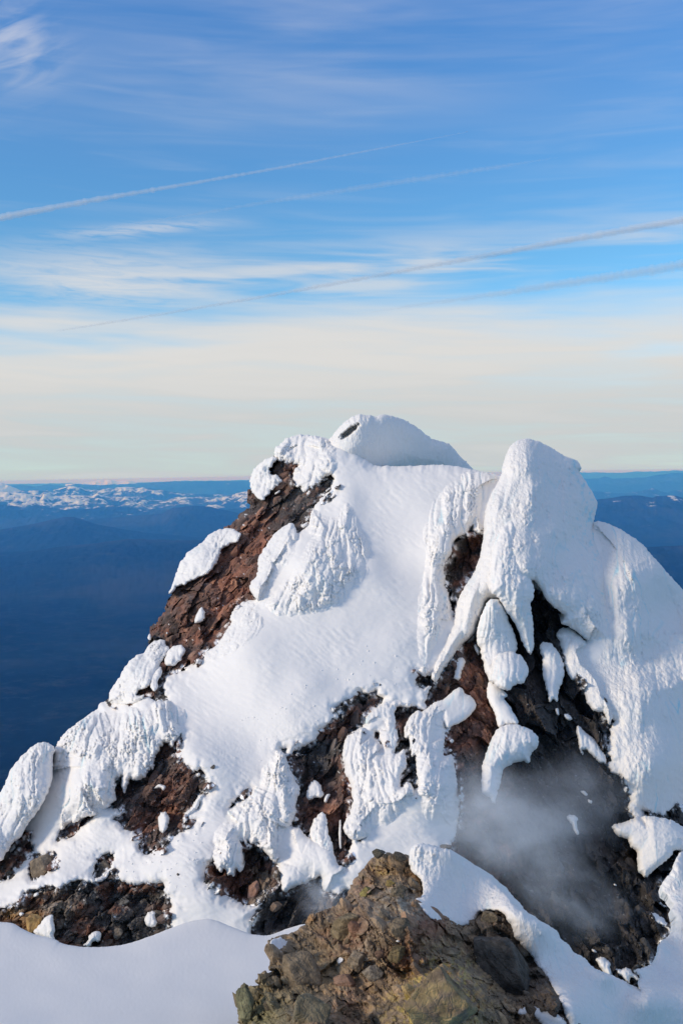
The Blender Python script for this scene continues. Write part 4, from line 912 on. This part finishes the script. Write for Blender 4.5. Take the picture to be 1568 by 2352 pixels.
for lab, (u, v), rx, ry, col, t2, sd_, rot in [
    ('dark lichen-grey boulder perched on the very top of the outcrop', at7(1150, 345), 21, 13, (.085,.088,.075), (.045,.045,.04), 11, 0),
    ('flat dark boulder right of the perched one, next to the snow', at7(1300, 368), 24, 11, (.075,.072,.065), (.04,.04,.036), 12, -.25),
    ('olive yellow boulder on the upper part of the outcrop', at7(1070, 618), 20, 17, (.20,.185,.075), (.10,.095,.045), 13, .2),
    ('small olive boulder above and right of the olive yellow one', at7(1225, 560), 14, 12, (.19,.155,.06), (.10,.08,.04), 14, 0),
    ('large tan boulder with a chipped face, centre of the outcrop', at7(925, 862), 41, 30, (.165,.140,.092), (.095,.082,.058), 15, .15),
    ('grey-brown boulder right of the large tan one', at7(1310, 875), 26, 26, (.135,.115,.085), (.075,.066,.052), 16, .3),
    ('squarish olive-brown boulder below the grey-brown one', at7(1280, 1065), 25, 23, (.140,.120,.070), (.075,.065,.045), 17, .5),
    ('dull reddish boulder left of the squarish olive-brown one', at7(1160, 1060), 14, 15, (.13,.085,.065), (.07,.05,.04), 18, 0),
    ('dark upright boulder between the small olive and the grey-brown ones', at7(1290, 640), 19, 22, (.13,.115,.085), (.06,.055,.045), 19, .4),
    ('small brown boulder under the large tan one', at7(845, 985), 13, 12, (.12,.085,.06), (.06,.045,.035), 20, 0),
    ('small tan boulder touching the underside of the large tan one', at7(928, 978), 10, 8, (.15,.12,.08), (.08,.065,.045), 21, 0),
    ('small upright brown boulder above the snow clump', at7(808, 1085), 9, 14, (.12,.09,.065), (.07,.05,.04), 22, 0),
    ('pale crusted boulder in the middle of the outcrop', at7(985, 1120), 22, 26, (.20,.175,.14), (.10,.09,.075), 23, .2),
    ('grey crusted boulder below the pale crusted one', at7(1110, 1210), 27, 20, (.17,.160,.14), (.08,.075,.07), 24, 0),
    ('mottled grey boulder left of the grey-brown one', at7(1185, 800), 17, 18, (.15,.135,.11), (.07,.066,.058), 25, .1),
    ('greenish boulder at the lower left tip of the outcrop', at7(200, 1440), 22, 46, (.130,.140,.090), (.075,.08,.055), 26, .1),
    ('small knob of rock on top of the greenish boulder', at7(190, 1310), 10, 12, (.11,.115,.08), (.06,.062,.045), 27, 0),
    ('brown knob leaning on the left edge of the big slab', at7(320, 1240), 14, 17, (.10,.090,.06), (.055,.05,.04), 28, .3),
    ('dark rock stacked between the greenish boulder and the slab', at7(370, 1440), 20, 24, (.085,.075,.055), (.05,.045,.035), 29, 0),
    ('big smooth tan slab forming the left shoulder of the outcrop', at7(590, 1230), 62, 78, (.16,.135,.10), (.12,.105,.082), 71, .5),
    ('broad greenish-brown slab at the bottom edge, under the smooth tan slab', at7(640, 1530), 62, 62, (.14,.128,.095), (.10,.095,.07), 72, .3),
    ('huge faintly yellow-stained boulder at the bottom edge, right of centre', at8(170, 1480), 118, 92, (.19,.155,.085), (.13,.105,.08), 73, .3),
    ('long dark slab lying along the lower side of the snow ridge', at8(560, 1270), 62, 118, (.075,.07,.064), (.05,.047,.044), 74, .55),
    ('pinkish rock in the lower middle of the outcrop', at7(905, 1270), 24, 24, (.19,.13,.105), (.12,.09,.075), 30, .4),
    ('tan ridge rock right under the snow ridge hollow', at8(450, 960), 20, 26, (.18,.150,.105), (.10,.085,.06), 31, .5)]:
    boulder(lab, u, v, rx, ry, fg_depth, col, sd_, t2, lift=24, rot=rot, group=BG)
RB = lambda U, V: main_depth(U, V) * (1 + 26 / F)
for lab, (u, v), rx, ry, col, t2, sd_, rot in [
    ('smooth grey boulder at the left end of the pocked slope', at3(245, 1385), 31, 30, (.125,.108,.085), (.085,.075,.062), 41, .4),
    ('dark boulder half buried at the left edge', at3(55, 1415), 15, 13, (.06,.056,.05), (.035,.033,.03), 42, .2),
    ('dark boulder at the frame edge under the rime hummock', at3(35, 1305), 13, 15, (.055,.052,.048), (.03,.03,.028), 43, .6),
    ('grey boulder poking through the slope above the bottom left rocks', at3(600, 1370), 26, 24, (.085,.078,.066), (.045,.043,.04), 44, .5),
    ('small dark boulder under a snow lip above the bottom left rocks', at3(730, 1445), 13, 7, (.06,.055,.05), (.03,.03,.03), 45, 0),
    ('blocky grey boulder low in the bottom left rocks', at6(845, 918), 15, 15, (.10,.094,.085), (.065,.06,.055), 46, .1),
    ('dark rounded boulder under the snow cushion', at6(1125, 810), 20, 22, (.07,.065,.06), (.04,.038,.036), 47, 0),
    ('tan sulphur-stained boulder near the left end of the bottom left rocks', at6(245, 840), 20, 26, (.20,.145,.065), (.12,.08,.04), 48, -.4),
    ('pinkish upright slab under the toothed hood', at4(360, 1350), 15, 27, (.20,.125,.10), (.14,.09,.075), 49, -.15),
    ('brown split boulder right of the pinkish slab', at4(415, 1320), 9, 18, (.12,.085,.065), (.06,.05,.04), 50, .2),
    ('grey-brown boulder in the steaming pit', at4(485, 1445), 16, 14, (.085,.066,.055), (.05,.042,.038), 51, 0),
    ('dark boulder half hidden in steam at the curtain foot', at8(295, 500), 15, 13, (.05,.05,.048), (.03,.03,.03), 52, 0),
    ('small dark rock poking out above the snow ridge', at8(205, 555), 15, 8, (.055,.053,.05), (.03,.03,.03), 53, .2),
    ('tiny dark stone alone on the snowfield', at3(1224, 798), 6, 6, (.07,.065,.06), (.04,.04,.04), 54, 0),
    ('small dark stone on the snow left of the toothed hood', at3(1022, 1412), 5, 6, (.06,.055,.05), (.035,.03,.03), 55, .4)]:
    base = RB if sd_ not in (54, 55, 53) else (lambda U, V: main_depth(U, V) * (1 - 8 / F))
    boulder(lab, u, v, rx, ry, base, col, sd_, t2, lift=6, rot=rot, group='boulders showing through the snow', mat=M_ROCK)

# loose stones: far too many to count
def scree(name, poly, n, base, rmin, rmax, cols, seed, mat, hfun, power=3.5, sink=0.0, stretch=None):
    rng = np.random.default_rng(seed)
    p = np.array(poly); d, T = ICO1
    g = Grid(p[:, 0].min(), p[:, 0].max(), p[:, 1].min(), p[:, 1].max(), 4.0)
    sd, _, _ = g.sd(p, 20)
    ok = sd > 3
    if base is main_depth: ok &= (sample('so', g.U, g.V) > 12) & ((sample('o', g.U, g.V) > 2) if 'snow' not in name else (sample('o', g.U, g.V) < -12))
    j, i = np.nonzero(ok)
    k = rng.integers(0, len(j), n)
    u = g.us[i[k]] + rng.uniform(-2, 2, n); v = g.vs[j[k]] + rng.uniform(-2, 2, n)
    keep = fbm(u / 45, v / 35, seed, 3) > rng.uniform(-.55, .35, n); u, v = u[keep], v[keep]; n = len(u)
    D = base(u, v) * (1 - (hfun(u, v)) / F)
    cg, cc = SHEET['fcol' if base is fg_depth else 'col']
    ci = np.clip(((u - cg.us[0]) / cg.step).astype(int), 0, cc.shape[1] - 1); cj = np.clip(((v - cg.vs[0]) / cg.step).astype(int), 0, cc.shape[0] - 1)
    local = cc[cj, ci]
    r = rmin + (rmax - rmin) * rng.random(n) ** power
    D = D * (1 + sink * r / F)
    Rm = None if stretch is None else np.array([[math.cos(stretch), 0, -math.sin(stretch)], [0, 1, 0], [math.sin(stretch), 0, math.cos(stretch)]])
    Vs = []; Ts = []; Cs = []
    for q in range(n):
        rr = polytope(d, rng, 9, 20)
        P_ = d * rr[:, None] * (r[q] * D[q] / F) * rng.uniform(.7, 1.2, 3)
        if Rm is not None: P_ = (P_ * np.array([1.5, 1, .75])) @ Rm.T
        x, y, z = unproj(u[q], v[q], D[q])
        Vs.append(P_ + np.array([x, y, z])); Ts.append(T + q * len(d))
        Cs.append(np.tile((local[q] * .8 + .2 * np.array(cols[rng.integers(len(cols))])) * rng.uniform(.7, 1.4), (len(d), 1)))
    o = make_mesh(name, np.vstack(Vs), np.vstack(Ts), mat, False, {'col': np.vstack(Cs)}); o['kind'] = 'stuff'
STC = [(.12,.10,.08), (.07,.065,.06), (.16,.14,.11), (.10,.055,.04), (.19,.165,.13)]
scree('loose_stones', OUTCROP, 1100, fg_depth, 1.2, 6, STC, 5, M_ROCKF, lambda u, v: outcrop_h(u, v, np.full(u.shape, 60.0))[0])
scree('loose_stones', HOLES['fumarole_bed'], 1500, main_depth, 1.0, 6.0, STC, 6, M_ROCK, lambda u, v: sample('rock', u, v))
scree('loose_stones', HOLES['drip_base'] , 350, main_depth, 1.0, 5.0, [(.10,.055,.04), (.12,.09,.07), (.06,.05,.045)], 7, M_ROCK, lambda u, v: sample('rock', u, v))
scree('loose_stones', HOLES['red_knoll'] , 500, main_depth, 1.0, 5.0, [(.13,.07,.05), (.16,.11,.08), (.06,.05,.045)], 8, M_ROCK, lambda u, v: sample('rock', u, v))
scree('loose_stones', P('R8', [(500,900),(900,700),(1300,800),(1450,1000),(1400,1200),(1200,1250),(900,1150)]), 700, main_depth, 1.0, 4.5, [(.05,.047,.045), (.035,.033,.032), (.075,.07,.065)], 9, M_ROCK, lambda u, v: sample('rock', u, v))

M_CHUNK = snow_material('snow_chunks', bump=.3)
for poly_, n_ in ((P('D', [(560,1640),(900,1440),(940,1500),(900,1600),(640,1740),(470,1900),(430,1840)]), 260), (P('D', [(60,2060),(300,1960),(470,1900),(480,2000),(380,2080),(200,2040)]), 200)):
    scree('snow_chunks', poly_, n_, main_depth, .7, 3.2, [(.8, .8, .8)], int(n_), M_CHUNK, lambda u, v: sample('h', u, v), 4.0, .2, None)
# angular blocks standing out of the bare rock, past counting
RB1 = [(.15,.068,.045), (.21,.105,.065), (.07,.055,.048), (.045,.04,.038), (.28,.15,.09)]
scree('rock_rubble', HOLES['left_face'], 420, main_depth, 3, 17, RB1, 21, M_ROCK, lambda u, v: sample('rock', u, v), 1.8, .75, math.radians(52))
scree('rock_rubble', HOLES['mid_cleft'], 170, main_depth, 4, 19, [(.075,.07,.064), (.12,.065,.048), (.16,.10,.075), (.05,.045,.042)], 22, M_ROCK, lambda u, v: sample('rock', u, v), 1.8, .75, math.radians(75))
scree('rock_rubble', HOLES['red_knoll'], 160, main_depth, 3, 15, RB1 + [(.2,.15,.11)], 23, M_ROCK, lambda u, v: sample('rock', u, v), 1.8, .7, math.radians(60))
scree('rock_rubble', HOLES['drip_base'], 160, main_depth, 3, 13, [(.15,.11,.085), (.10,.06,.045), (.07,.06,.052)], 24, M_ROCK, lambda u, v: sample('rock', u, v), 1.8, .7, math.radians(70))
scree('rock_rubble', HOLES['fumarole_bed'], 200, main_depth, 3, 15, [(.13,.12,.105), (.08,.075,.07), (.12,.07,.05), (.17,.14,.10)], 25, M_ROCK, lambda u, v: sample('rock', u, v), 2.0, .6, math.radians(30))
scree('rock_rubble', P('R5', [(300,260),(420,350),(450,460),(440,560),(480,700),(420,820),(300,800),(230,740),(380,600),(340,540),(280,480),(180,560),(110,560),(140,480),(220,360)]), 200, main_depth, 3, 13, RB1, 26, M_ROCK, lambda u, v: sample('rock', u, v), 1.8, .7, math.radians(-60))
scree('rock_rubble', P('R8', [(480,100),(900,60),(1150,200),(1250,500),(1300,800),(1440,1000),(1380,1200),(1150,1200),(900,1100),(600,800),(500,500)]), 350, main_depth, 4, 20, [(.06,.055,.052), (.04,.036,.035), (.085,.078,.072), (.05,.04,.035)], 27, M_ROCK, lambda u, v: sample('rock', u, v), 1.8, .75, math.radians(-62))
scree('rock_rubble', OUTCROP, 230, fg_depth, 7, 24, STC, 28, M_ROCKF, lambda u, v: outcrop_h(u, v, np.full(u.shape, 60.0))[0], 1.6, .5, math.radians(-50))

# ------------------------------------------------------------------ steam
def steam(u, v, D, rx, ry, rd, dens, seed, rot=0.0, scale=2.2):
    m, t = new_mat('steam')
    tcn = t.new('ShaderNodeTexCoord'); o_ = tcn.outputs['Object']
    ln = t.new('ShaderNodeVectorMath', {0: o_}, operation='LENGTH').outputs['Value']
    off = t.new('ShaderNodeVectorMath', {0: o_, 1: (seed * 3.7, seed * 1.3, 0)}, operation='ADD').outputs[0]
    nz = t.new('ShaderNodeTexNoise', {'Vector': off, 'Scale': scale, 'Detail': 3.0, 'Roughness': 0.6, 'Distortion': 0.6}).outputs[0]
    fall = t.math('SUBTRACT', 1.0, t.sstep(t.math('ADD', ln, t.math('MULTIPLY', t.math('SUBTRACT', nz, .5), -.5)), 0.1, 0.9))
    dd = t.math('MULTIPLY', t.math('MULTIPLY', fall, t.sstep(nz, .22, .75)), dens)
    v_ = t.new('ShaderNodeVolumePrincipled', {'Color': (0.93, 0.94, 0.97, 1), 'Absorption Color': (1, 1, 1, 1), 'Density': dd, 'Anisotropy': 0.2})
    t.new('ShaderNodeOutputMaterial', {'Volume': v_.outputs[0]})
    d, T = ico(3)
    o = make_mesh('steam', d, T, m, True); o['kind'] = 'stuff'
    k = D / F
    o.location = unproj(u, v, D); o.scale = (rx * k, rd * k, ry * k); o.rotation_euler = (0, rot, 0)
steam(1180, 1905, 38.5, 260, 175, 150, .55, 1, .2)
steam(1110, 1850, 38.0, 150, 165, 90, .50, 2, -.2)
steam(1010, 1905, 37.0, 110, 110, 80, .42, 3)
steam(1330, 1830, 40.5, 190, 150, 110, .22, 4, .3)
steam(1290, 2050, 36.5, 230, 130, 120, .24, 5, .5)
steam(735, 2065, 34.0, 80, 62, 60, .85, 6, .4)
steam(695, 1150, 62.0, 45, 55, 50, .12, 7)

# ------------------------------------------------------------------ contrails and the aircraft
def contrail(label, pts, widths, D, alpha, seed, scale, core=.6):
    m, t = new_mat('contrail_vapour')
    vol = t.new('ShaderNodeVolumePrincipled', {'Color': (1, 1, 1, 1), 'Absorption Color': (1, 1, 1, 1), 'Density': alpha, 'Anisotropy': 0.0})
    t.new('ShaderNodeOutputMaterial', {'Volume': vol.outputs[0]})
    p = np.array(pts, float); n = 260
    L = np.concatenate([[0], np.cumsum(np.hypot(*np.diff(p, axis=0).T))]); s = np.linspace(0, L[-1], n)
    u = np.interp(s, L, p[:, 0]); v = np.interp(s, L, p[:, 1])
    ker = np.ones(25) / 25; pad = lambda a: np.concatenate([2 * a[0] - a[1:13][::-1], a, 2 * a[-1] - a[-13:-1][::-1]])
    u = np.convolve(pad(u), ker, 'valid'); v = np.convolve(pad(v), ker, 'valid')
    w = np.interp(s / L[-1], [q[0] for q in widths], [q[1] for q in widths]); fd = np.interp(s / L[-1], [q[0] for q in widths], [q[2] for q in widths])
    w = w * .9 * np.sqrt(np.clip(fd, 0, 1)) * (1 + .75 * fbm(s / 16, s * 0, seed, 5, .8)); v = v + fbm(s / 40, s * 0 + 3, seed, 2) * w * .25
    x, y, z = unproj(u, v, D); cen = np.stack([x, y, z], 1)
    K = 12; ang = np.linspace(0, 2 * math.pi, K, endpoint=False)
    tang = np.gradient(cen, axis=0); tang /= np.linalg.norm(tang, axis=1)[:, None]
    view = cen / np.linalg.norm(cen, axis=1)[:, None]
    side = np.cross(tang, view); side /= np.linalg.norm(side, axis=1)[:, None]; up = np.cross(side, tang)
    r = (w * D / F)[:, None, None]
    ring = cen[:, None, :] + r * (np.cos(ang)[None, :, None] * side[:, None, :] + .8 * np.sin(ang)[None, :, None] * up[:, None, :])
    V = ring.reshape(-1, 3); org = cen.mean(0)
    idx = np.arange(n * K).reshape(n, K); nx = np.roll(idx, -1, 1)
    Q = np.stack([idx[:-1].ravel(), idx[1:].ravel(), nx[1:].ravel(), nx[:-1].ravel()], 1)
    ring2 = cen[:, None, :] + r * 1.25 * (np.cos(ang)[None, :, None] * side[:, None, :] + .8 * np.sin(ang)[None, :, None] * up[:, None, :])
    o = make_mesh('contrail', ring2.reshape(-1, 3) - org, Q, m, True, None); o.location = org
    ring3 = cen[:, None, :] + r * .6 * (np.cos(ang)[None, :, None] * side[:, None, :] + .8 * np.sin(ang)[None, :, None] * up[:, None, :])
    make_mesh('vapour_core', ring3.reshape(-1, 3) - org, Q, m, True, None, o)
    tag(o, label, 'contrail', 'contrails across the sky')
contrail('sharp uppermost contrail with the aircraft still at its right tip', [(-160,532),(0,500),(200,462),(400,428),(640,386),(850,345),(1068,304)], [(0,12,.55),(.15,10,.6),(.45,5,.75),(.75,2.8,.9),(1,1.0,1)], 21000, .0050, 1, .006, .7)
contrail('very faint old contrail just below the sharp uppermost one', [(200,528),(440,494),(600,466),(850,428),(1050,398),(1290,360)], [(0,5,0),(.25,6,.35),(.6,9,.5),(.85,8,.35),(1,6,0)], 23000, .0014, 2, .006, .25)
contrail('long bright contrail crossing the whole sky above the pale cloud sheet', [(120,762),(300,733),(450,708),(640,675),(800,645),(960,615),(1150,580),(1350,543),(1568,505),(1760,470)], [(0,6,0),(.1,4,.6),(.4,5,.85),(.65,7,.9),(1,9,.95)], 26000, .0042, 3, .005, .75)
contrail('broken lower contrail at the right, nearest the pale cloud sheet', [(820,722),(960,700),(1120,678),(1300,650),(1450,628),(1568,608),(1760,574)], [(0,6,0),(.2,8,.4),(.5,12,.6),(1,14,.8)], 28000, .0018, 4, .005, .35)
def aircraft():
    D = 21000.0; org = Vector(unproj(1071, 303, D)); mt, t = new_mat('aircraft_paint')
    b = t.new('ShaderNodeBsdfPrincipled', {'Base Color': (.8, .8, .82, 1), 'Roughness': .4}); t.new('ShaderNodeOutputMaterial', {'Surface': b.outputs[0]})
    e = bpy.data.objects.new('aircraft', None); C.objects.link(e); e.location = org; e.rotation_euler = (0, math.radians(-10), 0)
    tag(e, 'tiny distant airliner at the tip of the sharp uppermost contrail', 'airplane')
    d, T = ico(2)
    make_mesh('fuselage', d * np.array([24, 2.4, 2.4]), T, mt, True, parent=e)
    for sgn in (-1, 1):
        w = np.array([(6, 0, 0), (0, 0, 0), (-9, sgn * 24, 0), (-12, sgn * 24, 0)], float)
        V = np.vstack([w, w + (0, 0, .8)]); Q = np.array([(0, 1, 2, 3), (7, 6, 5, 4), (0, 4, 5, 1), (1, 5, 6, 2), (2, 6, 7, 3), (3, 7, 4, 0)])
        make_mesh('wing', V, Q, mt, False, parent=e)
    w = np.array([(-17, 0, 1), (-22, 0, 1), (-24, 0, 8), (-22, 0, 8)], float)
    V = np.vstack([w, w + (0, .6, 0)]); make_mesh('tail_fin', V, np.array([(0, 1, 2, 3), (7, 6, 5, 4), (0, 4, 5, 1), (1, 5, 6, 2), (2, 6, 7, 3), (3, 7, 4, 0)]), mt, False, parent=e)
aircraft()
